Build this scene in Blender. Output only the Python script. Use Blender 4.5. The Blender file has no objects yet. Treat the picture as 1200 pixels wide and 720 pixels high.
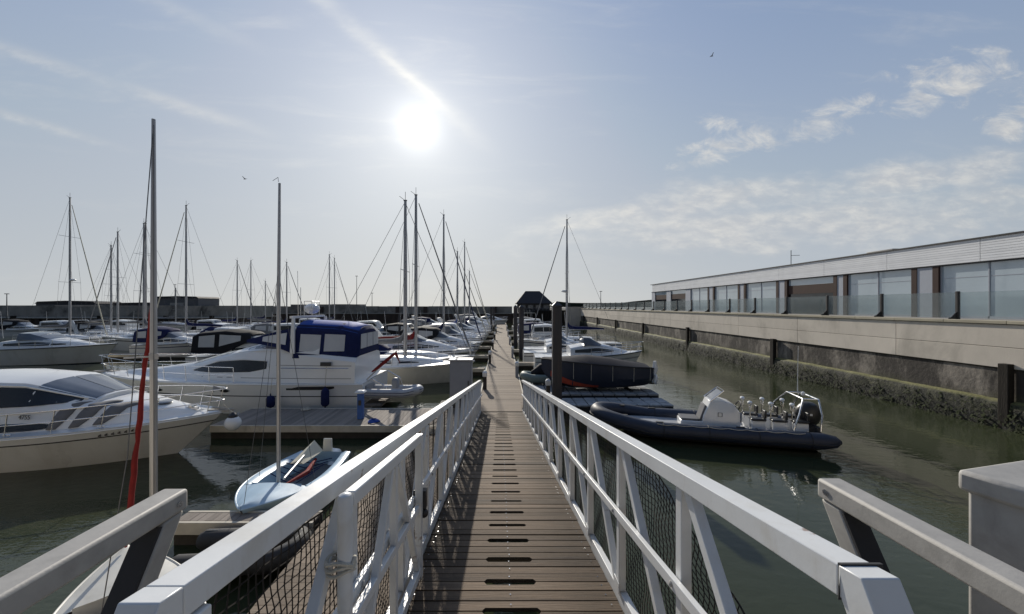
import bpy, bmesh, math, random
from mathutils import Vector, Matrix
random.seed(7)
R = math.radians
S = bpy.context.scene
COL = S.collection

# ------------------------------------------------------------------ camera
CZ = 4.48            # eye height above the water
F = 450.0            # focal length in photo pixels
cam_d = bpy.data.cameras.new('camera')
cam = bpy.data.objects.new('camera', cam_d); COL.objects.link(cam)
cam_d.sensor_width = 36.0; cam_d.lens = 36.0 * F / 1200.0
cam_d.shift_x = 12 / 1200.0; cam_d.shift_y = -1 / 1200.0
cam_d.clip_start = 0.05; cam_d.clip_end = 20000
cam.location = (0, 0, CZ); cam.rotation_euler = (R(90), 0, 0)
S.camera = cam

# ------------------------------------------------------------------ sky
SUN_EL = R(24.6); SUN_AZ = R(-12.3)          # azimuth from +Y towards +X
SUN_DIR = Vector((math.sin(SUN_AZ) * math.cos(SUN_EL), math.cos(SUN_AZ) * math.cos(SUN_EL), math.sin(SUN_EL)))
world = bpy.data.worlds.new('World'); S.world = world; world.use_nodes = True
wt = world.node_tree; wt.nodes.clear()

class NT:
    """tiny helper to write node maths"""
    def __init__(s, tree): s.t = tree
    def n(s, typ, **kw):
        nd = s.t.nodes.new(typ)
        for k, v in kw.items(): setattr(nd, k, v)
        return nd
    def put(s, sock, v):
        if isinstance(v, bpy.types.NodeSocket): s.t.links.new(v, sock)
        else: sock.default_value = v
    def m(s, op, a, b=0.0, c=0.0, clamp=False):
        nd = s.n('ShaderNodeMath', operation=op, use_clamp=clamp)
        s.put(nd.inputs[0], a); s.put(nd.inputs[1], b); s.put(nd.inputs[2], c)
        return nd.outputs[0]
    def mix(s, f, a, b):
        nd = s.n('ShaderNodeMix', data_type='RGBA')
        s.put(nd.inputs['Factor'], f); s.put(nd.inputs['A'], a) if False else None
        s.put(nd.inputs[6], a); s.put(nd.inputs[7], b); s.put(nd.inputs[0], f)
        return nd.outputs[2]
    def ramp(s, f, lo, hi, smooth=True):
        nd = s.n('ShaderNodeMapRange', interpolation_type='SMOOTHSTEP' if smooth else 'LINEAR')
        s.put(nd.inputs[0], f); s.put(nd.inputs[1], lo); s.put(nd.inputs[2], hi); s.put(nd.inputs[3], 0.0); s.put(nd.inputs[4], 1.0)
        return nd.outputs[0]
    def noise(s, vec, scale, detail=4, rough=.55, dist=0.0):
        nd = s.n('ShaderNodeTexNoise')
        if vec is not None: s.put(nd.inputs['Vector'], vec)
        nd.inputs['Scale'].default_value = scale; nd.inputs['Detail'].default_value = detail
        nd.inputs['Roughness'].default_value = rough; nd.inputs['Distortion'].default_value = dist
        return nd.outputs[0]
    def comb(s, x, y, z):
        nd = s.n('ShaderNodeCombineXYZ'); s.put(nd.inputs[0], x); s.put(nd.inputs[1], y); s.put(nd.inputs[2], z); return nd.outputs[0]
    def vmul(s, v, k):
        nd = s.n('ShaderNodeVectorMath', operation='MULTIPLY'); s.put(nd.inputs[0], v); nd.inputs[1].default_value = k; return nd.outputs[0]

w = NT(wt)
tc = w.n('ShaderNodeTexCoord'); d = tc.outputs['Generated']
sep = w.n('ShaderNodeSeparateXYZ'); w.put(sep.inputs[0], d)
dx, dy, dz = sep.outputs
sky = w.n('ShaderNodeTexSky', sky_type='NISHITA', sun_disc=False)
sky.sun_elevation = SUN_EL; sky.sun_rotation = SUN_AZ
sky.altitude = 0; sky.air_density = 1.0; sky.dust_density = 0.6; sky.ozone_density = 1.5
SKY_K = 0.1
dot = w.n('ShaderNodeVectorMath', operation='DOT_PRODUCT'); w.put(dot.inputs[0], d); dot.inputs[1].default_value = SUN_DIR
ang = w.m('ARCCOSINE', w.m('MINIMUM', dot.outputs['Value'], 1.0))
def gauss(x, s, a): return w.m('MULTIPLY', w.m('EXPONENT', w.m('MULTIPLY', w.m('MULTIPLY', x, x), -1.0 / (s * s))), a)
# even summer haze: a pale veil over the blue, thicker towards the horizon
el = w.m('MAXIMUM', dz, 0.0)
gam = w.n('ShaderNodeVectorMath', operation='MINIMUM'); w.put(gam.inputs[0], sky.outputs[0]); gam.inputs[1].default_value = (4.2, 4.4, 4.8)
zen = w.mix(w.ramp(dz, .05, .75), (3.55, 4.3, 5.25, 1), (1.65, 2.6, 4.6, 1))
base = w.mix(.86, gam.outputs[0], zen)
hor = w.mix(w.ramp(ang, .2, 1.3), (6.0, 5.8, 5.3, 1), (4.9, 5.3, 5.6, 1))
base = w.mix(w.m('MULTIPLY', w.m('EXPONENT', w.m('MULTIPLY', el, -7.0)), .8), base, hor)
# clouds are laid out on the tangent directions u = x/y (east), v = z/y (up) of the sky in front
yy = w.m('MAXIMUM', dy, .02)
u = w.m('DIVIDE', dx, yy); v = w.m('DIVIDE', dz, yy)
front = w.ramp(dy, .1, .3)
def blob(cx, cy, rx, ry, tilt=0.0):
    a = w.m('SUBTRACT', u, cx); b = w.m('SUBTRACT', w.m('SUBTRACT', v, cy), w.m('MULTIPLY', a, tilt))
    e = w.m('ADD', w.m('POWER', w.m('DIVIDE', w.m('ABSOLUTE', a), rx), 2.0), w.m('POWER', w.m('DIVIDE', w.m('ABSOLUTE', b), ry), 2.0))
    return w.m('EXPONENT', w.m('MULTIPLY', e, -1.0))
uv = w.comb(u, w.m('MULTIPLY', v, 2.6), 0.0)
nz = w.noise(uv, 3.6, 8, .60, .3)
nz2 = w.noise(uv, 17.0, 6, .6, .2)
nn = w.m('ADD', w.m('MULTIPLY', nz, .86), w.m('MULTIPLY', nz2, .14))
bank = None
for a in [(.62, .285, .34, .07, .12), (1.08, .335, .40, .070, .13), (.25, .225, .26, .045, .12), (.55, .20, .55, .075, .05), (1.0, .23, .6, .10, .1)]:
    b = blob(*a); bank = b if bank is None else w.m('MAXIMUM', bank, b)
puff = None
for a in [(1.17, .585, .24, .075, .18), (.825, .47, .12, .050, .25), (.655, .435, .10, .042, .1), (.53, .395, .11, .042, .2), (.93, .53, .12, .04, .2), (1.38, .49, .14, .06, .1), (.45, .37, .06, .026, .1), (1.36, .57, .14, .035, .1), (.58, .48, .09, .03, .1)]:
    b = blob(*a); puff = b if puff is None else w.m('MAXIMUM', puff, b)
c1 = w.m('MULTIPLY', w.ramp(w.m('ADD', w.m('MULTIPLY', bank, .60), nn), .70, 1.12), .78)
nf = w.noise(w.comb(u, w.m('MULTIPLY', v, 1.9), 5.0), 9.0, 9, .66, .5)
c2 = w.m('MULTIPLY', w.m('MULTIPLY', w.ramp(w.m('ADD', w.m('MULTIPLY', puff, .30), nf), .62, .92), w.ramp(puff, .06, .45)), .85)
c1 = w.m('MULTIPLY', c1, w.m('ADD', .62, w.m('MULTIPLY', w.ramp(nf, .35, .65), .38)))
cl = w.m('MAXIMUM', c1, c2)
def streak(u0, v0, u1, v1, wd, amp, seed):
    L = math.hypot(u1 - u0, v1 - v0); ex, ey = (u1 - u0) / L, (v1 - v0) / L
    a = w.m('SUBTRACT', u, u0); b = w.m('SUBTRACT', v, v0)
    al = w.m('ADD', w.m('MULTIPLY', a, ex), w.m('MULTIPLY', b, ey))
    ac = w.m('SUBTRACT', w.m('MULTIPLY', b, ex), w.m('MULTIPLY', a, ey))
    ac = w.m('ADD', ac, w.m('MULTIPLY', w.m('SUBTRACT', nz2, .5), wd * 1.4))
    g = gauss(w.m('DIVIDE', ac, wd), 1.0, amp)
    g = w.m('MULTIPLY', g, w.m('MULTIPLY', w.ramp(al, -.05, .12), w.m('SUBTRACT', 1.0, w.ramp(al, L - .25, L + .05))))
    return w.m('MULTIPLY', g, w.ramp(nz, .15, .60))
st = streak(-1.45, .72, -.58, .44, .017, .34, 1.0)
for a in [(-1.5, .56, -.95, .40, .011, .34, 2.0), (-.55, .87, -.02, .40, .022, .28, 3.0), (-1.0, .84, -.6, .66, .02, .16, 4.0), (-.36, .70, -.06, .44, .015, .45, 5.0)]:
    st = w.m('MAXIMUM', st, streak(*a))
cirrus = w.m('MULTIPLY', w.ramp(w.noise(w.comb(w.m('ADD', w.m('MULTIPLY', u, .9), w.m('MULTIPLY', v, 1.1)), w.m('MULTIPLY', v, 5.0), 3.0), 2.6, 7, .6, .4), .5, .85), .22)
alpha = w.m('MULTIPLY', w.m('MAXIMUM', w.m('MAXIMUM', cl, st), cirrus), front)
shade = w.mix(w.ramp(nz2, .35, .7), (4.9, 5.1, 5.4, 1), (6.9, 6.8, 6.5, 1))
shade = w.mix(w.ramp(ang, .1, .6), (9.0, 8.7, 7.8, 1), shade)
base = w.mix(alpha, base, shade)
# the sun seen through the haze
def addc(c, f, colr):
    k = w.n('ShaderNodeVectorMath', operation='SCALE'); k.inputs[0].default_value = colr; w.put(k.inputs['Scale'], f)
    nd = w.n('ShaderNodeVectorMath', operation='ADD'); w.put(nd.inputs[0], c); w.put(nd.inputs[1], k.outputs[0]); return nd.outputs[0]
base = addc(base, gauss(ang, .050, 3.6), (1.0, .97, .90))
base = addc(base, w.m('MULTIPLY', w.m('EXPONENT', w.m('MULTIPLY', ang, -3.8)), 5.3), (1.0, .935, .79))
base = addc(base, w.m('MULTIPLY', w.m('EXPONENT', w.m('MULTIPLY', ang, -2.0)), 1.2), (1.0, .93, .80))
dk = w.n('ShaderNodeVectorMath', operation='SCALE'); w.put(dk.inputs[0], base); w.put(dk.inputs['Scale'], w.m('SUBTRACT', 1.0, w.m('MULTIPLY', w.ramp(ang, .95, 2.1), .66)))
bg = w.n('ShaderNodeBackground'); w.put(bg.inputs[0], dk.outputs[0]); bg.inputs[1].default_value = SKY_K
wo = w.n('ShaderNodeOutputWorld'); w.t.links.new(bg.outputs[0], wo.inputs[0])

# ------------------------------------------------------------------ sun
sd = bpy.data.lights.new('sun', 'SUN'); sd.energy = 4.6; sd.angle = R(.6); sd.color = (1, .93, .82)
sun = bpy.data.objects.new('sun', sd); COL.objects.link(sun)
sun.rotation_euler = SUN_DIR.to_track_quat('Z', 'Y').to_euler(); sun.location = (0, 0, 60)
world.cycles.sampling_method = 'MANUAL'; world.cycles.sample_map_resolution = 1024
S.view_settings.view_transform = 'Standard'; S.view_settings.look = 'None'
S.view_settings.exposure = 0.0; S.view_settings.gamma = 1.0

# ------------------------------------------------------------------ materials
def mat(name, col, rough=.5, metal=0.0, var=.12, scale=3.0, bump=0.0, bscale=40.0, spec=.5, coat=0.0, island=0.0, stretch=(1, 1, 1), dirt=None, dirt_amt=.0, dirt_scale=1.5):
    m = bpy.data.materials.new(name); m.use_nodes = True
    t = NT(m.node_tree); bs = m.node_tree.nodes['Principled BSDF']
    co = t.n('ShaderNodeTexCoord').outputs['Object']
    vec = t.vmul(co, stretch)
    nv = t.ramp(t.noise(vec, scale, 5, .6), .25, .75, False)
    k = t.m('ADD', 1 - var, t.m('MULTIPLY', nv, 2 * var))
    if island:
        ri = t.n('ShaderNodeNewGeometry').outputs['Random Per Island']
        k = t.m('MULTIPLY', k, t.m('ADD', 1 - island, t.m('MULTIPLY', ri, 2 * island)))
    sc = t.n('ShaderNodeVectorMath', operation='SCALE'); sc.inputs[0].default_value = col[:3]; t.put(sc.inputs['Scale'], k)
    out = sc.outputs[0]
    if dirt:
        f = t.m('MULTIPLY', t.ramp(t.noise(vec, dirt_scale, 8, .65, .5), .48, .72), dirt_amt)
        out = t.mix(f, out, (*dirt, 1))
    t.put(bs.inputs['Base Color'], out)
    rr = t.m('ADD', rough, t.m('MULTIPLY', t.m('SUBTRACT', nv, .5), .15)); t.put(bs.inputs['Roughness'], rr)
    bs.inputs['Metallic'].default_value = metal; bs.inputs['Specular IOR Level'].default_value = spec
    bs.inputs['Coat Weight'].default_value = coat
    if bump:
        bn = t.n('ShaderNodeBump'); bn.inputs['Strength'].default_value = bump; bn.inputs['Distance'].default_value = .02
        t.put(bn.inputs['Height'], t.noise(vec, bscale, 6, .6)); t.put(bs.inputs['Normal'], bn.outputs[0])
    return m

M = {}
M['white_paint'] = mat('white paint', (.60, .61, .61), .34, var=.05, dirt=(.45, .42, .36), dirt_amt=.45, dirt_scale=3.5, bump=.03, bscale=60)
M['gelcoat'] = mat('white gelcoat', (.76, .76, .75), .22, var=.04, scale=1.2, coat=.3)
M['cream'] = mat('cream gelcoat', (.66, .63, .55), .28, var=.05, scale=1.2, coat=.2)
M['hull_grey'] = mat('weathered white hull', (.70, .69, .65), .32, var=.07, scale=1.0, stretch=(1, 1, .3), coat=.15, dirt=(.38, .34, .26), dirt_amt=.3, dirt_scale=1.2)
M['antifoul'] = mat('dark antifouling', (.02, .022, .03), .7)
M['red_antifoul'] = mat('red antifouling', (.33, .05, .025), .7, var=.25)
M['black'] = mat('black plastic', (.018, .018, .02), .4, var=.2)
M['rubber'] = mat('black rubber', (.022, .022, .024), .75, var=.2)
M['dark_glass'] = mat('tinted window', (.012, .014, .018), .06, var=.1, spec=.8)
M['grey_glass'] = mat('windscreen glass', (.10, .11, .13), .08, var=.15, spec=.9, coat=.4)
M['navy'] = mat('navy fabric', (.014, .02, .075), .8, var=.2, scale=6, bump=.25, bscale=18)
M['blue_canvas'] = mat('blue canvas', (.035, .085, .34), .75, var=.15, scale=4, bump=.25, bscale=10)
M['black_canvas'] = mat('black canvas', (.02, .02, .023), .8, var=.2, scale=5, bump=.25, bscale=10)
M['grey_canvas'] = mat('grey canvas', (.20, .20, .205), .8, var=.15, scale=5, bump=.2, bscale=12)
M['red_cloth'] = mat('red cloth', (.22, .026, .025), .75, var=.2, scale=6, bump=.35, bscale=14)
M['steel'] = mat('stainless tube', (.62, .63, .65), .22, 1.0, var=.06)
M['alu'] = mat('mast aluminium', (.42, .42, .43), .42, .75, var=.1, scale=2)
M['stay'] = mat('rigging wire', (.12, .12, .125), .5, .4)
M['galv'] = mat('galvanised steel', (.35, .335, .31), .66, .05, var=.14, scale=9, bump=.06, bscale=70, dirt=(.22, .21, .19), dirt_amt=.5, dirt_scale=6)
M['tube_navy'] = mat('navy inflatable fabric', (.016, .023, .044), .55, var=.2, scale=3, bump=.08, bscale=30)
M['tube_grey'] = mat('grey inflatable fabric', (.42, .43, .45), .6, var=.12, scale=4)
M['tube_green'] = mat('grey green inflatable fabric', (.16, .20, .18), .6, var=.12, scale=4)
M['grey_plastic'] = mat('grey plastic', (.28, .29, .31), .55, var=.15, scale=5)
M['seat_grey'] = mat('grey cushion', (.16, .16, .165), .8, var=.15)
M['orange'] = mat('orange plastic', (.7, .17, .03), .6)
M['lifered'] = mat('red plastic', (.5, .05, .04), .5)
M['cover_black'] = mat('black boat cover', (.016, .017, .026), .75, var=.2, scale=4, bump=.25, bscale=8)
M['pile'] = mat('black painted steel pile', (.028, .028, .036), .45, var=.3, scale=1.5, stretch=(4, 4, .4), dirt=(.10, .06, .04), dirt_amt=.5, dirt_scale=1.2)
M['timber_pile'] = mat('wet black timber', (.03, .026, .022), .8, var=.4, scale=3, stretch=(3, 3, .4), bump=.6, bscale=12)
M['deck_wood'] = mat('weathered hardwood boards', (.132, .098, .070), .72, var=.38, scale=5, stretch=(.5, 14, 4), island=.34, bump=.5, bscale=9, dirt=(.05, .040, .034), dirt_amt=.8, dirt_scale=.7)
M['pont_wood'] = mat('grey weathered boards', (.25, .20, .152), .8, var=.2, scale=4, stretch=(.5, 10, 4), island=.2, bump=.4, bscale=9, dirt=(.11, .095, .08), dirt_amt=.5, dirt_scale=.5)
M['pont_wood_y'] = mat('grey weathered boards lengthwise', (.25, .215, .185), .8, var=.2, scale=4, stretch=(10, .5, 4), island=.2, bump=.4, bscale=9, dirt=(.11, .095, .08), dirt_amt=.5, dirt_scale=.5)
M['edge_wood'] = mat('pale edge timber', (.55, .50, .41), .7, var=.15, scale=3, dirt=(.2, .17, .13), dirt_amt=.5)
M['beam'] = mat('dark wet beam', (.055, .048, .04), .75, var=.3, scale=3, bump=.3, bscale=15)
M['float_grey'] = mat('grey dock blocks', (.33, .34, .35), .7, var=.2, scale=4, island=.1, dirt=(.16, .16, .15), dirt_amt=.5, dirt_scale=2)
M['concrete'] = mat('pale cast concrete', (.62, .56, .48), .85, var=.1, scale=.8, island=.06, bump=.2, bscale=25, dirt=(.33, .30, .25), dirt_amt=.5, dirt_scale=.5, stretch=(1, 1, .6))
M['coping'] = mat('coping stone', (.42, .38, .29), .85, var=.15, scale=2, bump=.2, island=.08)
M['fascia'] = mat('pale ribbed cladding', (.80, .80, .80), .45, var=.05, scale=1, island=.05)
M['pillar_grey'] = mat('grey render pillar', (.38, .40, .44), .75, var=.06)
M['brown'] = mat('dark brown timber panel', (.065, .042, .035), .65, var=.2, stretch=(4, 4, .5))
M['frame_dark'] = mat('dark bronze frame', (.05, .046, .045), .45, .3)
M['asphalt'] = mat('grey paving', (.25, .24, .225), .9, var=.12, scale=.8)
M['harbour_stone'] = mat('dark harbour stone', (.30, .28, .25), .9, var=.35, scale=.35, bump=.6, bscale=2.5, dirt=(.035, .032, .03), dirt_amt=.8, dirt_scale=.25)
M['sheet_pile'] = mat('rusty sheet piling', (.075, .058, .05), .85, var=.35, scale=.5, stretch=(2, 2, .3))
M['pale_edge'] = mat('pale concrete ledge', (.36, .34, .30), .85, var=.2)
M['shed'] = mat('grey shed cladding', (.13, .135, .145), .7, var=.15, scale=.6)
M['slate'] = mat('dark slate roof', (.045, .043, .047), .65, var=.25, scale=2, stretch=(1, 1, 3))
M['hut_wall'] = mat('dark hut boards', (.06, .058, .06), .7, var=.25)
M['net'] = mat('tarred net cord', (.035, .03, .026), .85, var=.3)
M['rope'] = mat('pale rope', (.50, .47, .40), .9, var=.2, scale=20, bump=.5, bscale=80)
M['dinghy_blue'] = mat('pale blue gelcoat', (.36, .50, .62), .35, var=.10, scale=2, dirt=(.3, .32, .32), dirt_amt=.3)
M['dinghy_white'] = mat('dull white dinghy gelcoat', (.60, .585, .53), .4, var=.10, scale=2, dirt=(.33, .30, .25), dirt_amt=.5)
M['sail'] = mat('cream sailcloth', (.62, .58, .46), .8, var=.1, bump=.2, bscale=10)
M['blue_post'] = mat('blue painted post', (.04, .12, .36), .5, var=.1)
M['cabinet'] = mat('grey painted cabinet', (.27, .28, .31), .55, var=.08, dirt=(.2, .2, .2), dirt_amt=.3)
M['bird'] = mat('gull feathers', (.08, .08, .085), .8)
M['lamp'] = mat('grey lamp column', (.16, .165, .17), .5, .5)
M['lichen'] = mat('weed', (.022, .028, .010), .8, var=.5, scale=2.5, island=.5)
M['hedge'] = mat('distant leaves', (.04, .05, .035), .9, var=.3)

for k_ in ('deck_wood', 'pont_wood', 'pont_wood_y', 'edge_wood', 'beam', 'concrete', 'coping', 'asphalt', 'harbour_stone', 'sheet_pile', 'pale_edge', 'slate', 'hut_wall', 'timber_pile', 'float_grey', 'navy', 'blue_canvas', 'black_canvas', 'grey_canvas', 'red_cloth', 'cover_black', 'sail', 'rope', 'net', 'lichen', 'hedge', 'seat_grey', 'brown', 'shed'):
    M[k_].node_tree.nodes['Principled BSDF'].inputs['Specular IOR Level'].default_value = .14
# the middle of the ramp deck is worn pale by feet, its edges are grimy
_t = NT(M['deck_wood'].node_tree); _b = M['deck_wood'].node_tree.nodes['Principled BSDF']; _src = _b.inputs['Base Color'].links[0].from_socket
_co = _t.n('ShaderNodeTexCoord').outputs['Object']; _s = _t.n('ShaderNodeSeparateXYZ'); _t.put(_s.inputs[0], _co)
_x = _t.m('ABSOLUTE', _t.m('ADD', _s.outputs[0], _t.m('MULTIPLY', _t.m('SUBTRACT', _t.noise(_co, 1.3, 4), .5), .5)))
_k = _t.m('SUBTRACT', 1.12, _t.m('MULTIPLY', _t.ramp(_x, .15, .75), .50)); _v = _t.n('ShaderNodeVectorMath', operation='SCALE'); _t.put(_v.inputs[0], _src); _t.put(_v.inputs['Scale'], _k); _t.put(_b.inputs['Base Color'], _v.outputs[0])
# rust spots and grime on the white paint
_t = NT(M['white_paint'].node_tree); _b = M['white_paint'].node_tree.nodes['Principled BSDF']; _src = _b.inputs['Base Color'].links[0].from_socket
_co = _t.n('ShaderNodeTexCoord').outputs['Object']
_f = _t.m('MULTIPLY', _t.ramp(_t.m('MULTIPLY', _t.noise(_co, 22.0, 3, .6), _t.ramp(_t.noise(_co, 2.3, 3), .45, .7)), .50, .62), .75)
_g = _t.m('MULTIPLY', _t.ramp(_t.noise(_t.vmul(_co, (6, 6, 1.2)), 3.0, 6, .7), .56, .75), .22)
_t.put(_b.inputs['Base Color'], _t.mix(_f, _t.mix(_g, _src, (.33, .29, .22, 1)), (.17, .075, .035, 1)))
def vinyl():
    m = bpy.data.materials.new('clear vinyl window'); m.use_nodes = True; t = NT(m.node_tree)
    bs = m.node_tree.nodes['Principled BSDF']; out = m.node_tree.nodes['Material Output']
    bs.inputs['Roughness'].default_value = .18; co = t.n('ShaderNodeTexCoord').outputs['Object']
    t.put(bs.inputs['Base Color'], t.mix(t.noise(co, 3.0), (.62, .64, .67, 1), (.80, .80, .79, 1)))
    bn = t.n('ShaderNodeBump'); bn.inputs['Strength'].default_value = .3; t.put(bn.inputs['Height'], t.noise(co, 5.0)); t.put(bs.inputs['Normal'], bn.outputs[0])
    tr = t.n('ShaderNodeBsdfTransparent'); mx = t.n('ShaderNodeMixShader'); mx.inputs[0].default_value = .74
    m.node_tree.links.new(tr.outputs[0], mx.inputs[1]); m.node_tree.links.new(bs.outputs[0], mx.inputs[2]); m.node_tree.links.new(mx.outputs[0], out.inputs[0])
    return m
M['vinyl'] = vinyl()
def clear_glass():
    m = bpy.data.materials.new('balustrade glass'); m.use_nodes = True; t = NT(m.node_tree)
    out = m.node_tree.nodes['Material Output']; bs = m.node_tree.nodes['Principled BSDF']
    bs.inputs['Base Color'].default_value = (.42, .45, .45, 1); bs.inputs['Roughness'].default_value = .05
    co = t.n('ShaderNodeTexCoord').outputs['Object']
    tr = t.n('ShaderNodeBsdfTransparent'); tr.inputs[0].default_value = (.90, .93, .93, 1)
    fr = t.n('ShaderNodeLayerWeight'); fr.inputs[0].default_value = .35
    mx = t.n('ShaderNodeMixShader'); t.put(mx.inputs[0], t.m('ADD', t.m('MULTIPLY', fr.outputs['Fresnel'], .28), t.m('MULTIPLY', t.noise(co, .7), .16), clamp=True))
    m.node_tree.links.new(tr.outputs[0], mx.inputs[1]); m.node_tree.links.new(bs.outputs[0], mx.inputs[2]); m.node_tree.links.new(mx.outputs[0], out.inputs[0])
    return m
M['clear_glass'] = clear_glass()
def facade_glass():
    m = mat('sky toned shopfront glass', (.42, .49, .53), .07, island=.10, var=.12, scale=.25, spec=1.0, coat=1.0)  # sky reflected in the panes is put into the pale base colour
    bs = m.node_tree.nodes['Principled BSDF']; bs.inputs['Coat Roughness'].default_value = .03; 
    return m
M['facade_glass'] = facade_glass()
def water():
    m = bpy.data.materials.new('harbour water'); m.use_nodes = True; t = NT(m.node_tree); bs = m.node_tree.nodes['Principled BSDF']
    co = t.n('ShaderNodeTexCoord').outputs['Object']
    t.put(bs.inputs['Base Color'], t.mix(t.noise(co, .12, 3), (.009, .013, .009, 1), (.060, .069, .034, 1)))
    bs.inputs['Roughness'].default_value = .03; bs.inputs['IOR'].default_value = 1.33
    st = t.vmul(co, (1.0, 1.6, 1.0))
    calm = t.ramp(t.noise(co, .10, 3, .5), .42, .66)
    h = t.m('ADD', t.m('MULTIPLY', t.noise(st, 3.2, 3, .5, .3), .55), t.m('MULTIPLY', t.noise(st, .8, 2, .5), 1.0))
    h = t.m('ADD', h, t.m('MULTIPLY', t.m('MULTIPLY', t.noise(st, 9.0, 2, .5), calm), .55))
    bn = t.n('ShaderNodeBump'); bn.inputs['Strength'].default_value = .17; bn.inputs['Distance'].default_value = .05
    t.put(bn.inputs['Height'], h); t.put(bs.inputs['Normal'], bn.outputs[0])
    return m
M['water'] = water()
def old_wall():
    m = bpy.data.materials.new('stained tidal wall'); m.use_nodes = True; t = NT(m.node_tree); bs = m.node_tree.nodes['Principled BSDF']
    co = t.n('ShaderNodeTexCoord').outputs['Object']
    n1 = t.ramp(t.noise(t.vmul(co, (1, .8, .35)), 1.1, 9, .7, .2), .44, .68)
    c = t.mix(n1, (.045, .038, .032, 1), (.25, .22, .185, 1))
    z = t.n('ShaderNodeSeparateXYZ'); t.put(z.inputs[0], co)
    g = t.m('MULTIPLY', t.m('SUBTRACT', 1.0, t.ramp(t.m('ADD', z.outputs[2], t.noise(co, 1.2, 5)), 1.0, 1.9)), .8)
    t.put(bs.inputs['Base Color'], t.mix(g, c, (.055, .06, .02, 1))); bs.inputs['Roughness'].default_value = .85
    bn = t.n('ShaderNodeBump'); bn.inputs['Strength'].default_value = .6; bn.inputs['Distance'].default_value = .04; t.put(bn.inputs['Height'], t.noise(co, 6.0, 8, .65)); t.put(bs.inputs['Normal'], bn.outputs[0])
    return m
M['old_wall'] = old_wall()
def algae():
    m = bpy.data.materials.new('weedy ledge'); m.use_nodes = True; t = NT(m.node_tree); bs = m.node_tree.nodes['Principled BSDF']
    co = t.n('ShaderNodeTexCoord').outputs['Object']
    n = t.ramp(t.noise(co, 2.2, 8, .7, .4), .42, .72)
    c = t.mix(n, (.010, .012, .006, 1), (.085, .083, .04, 1))
    zz = t.n('ShaderNodeSeparateXYZ'); t.put(zz.inputs[0], co)
    low = t.ramp(t.m('ADD', zz.outputs[2], t.m('MULTIPLY', t.noise(co, 1.7, 5), .5)), .66, .92)
    c = t.mix(t.m('MULTIPLY', t.ramp(zz.outputs[2], .90, 1.02), .7), c, (.22, .21, .075, 1)); c = t.mix(low, (.010, .011, .006, 1), c); t.put(bs.inputs['Base Color'], c); bs.inputs['Roughness'].default_value = .8
    bn = t.n('ShaderNodeBump'); bn.inputs['Strength'].default_value = .9; bn.inputs['Distance'].default_value = .06; t.put(bn.inputs['Height'], t.noise(co, 9.0, 8, .7)); t.put(bs.inputs['Normal'], bn.outputs[0])
    return m
M['algae'] = algae()

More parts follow.
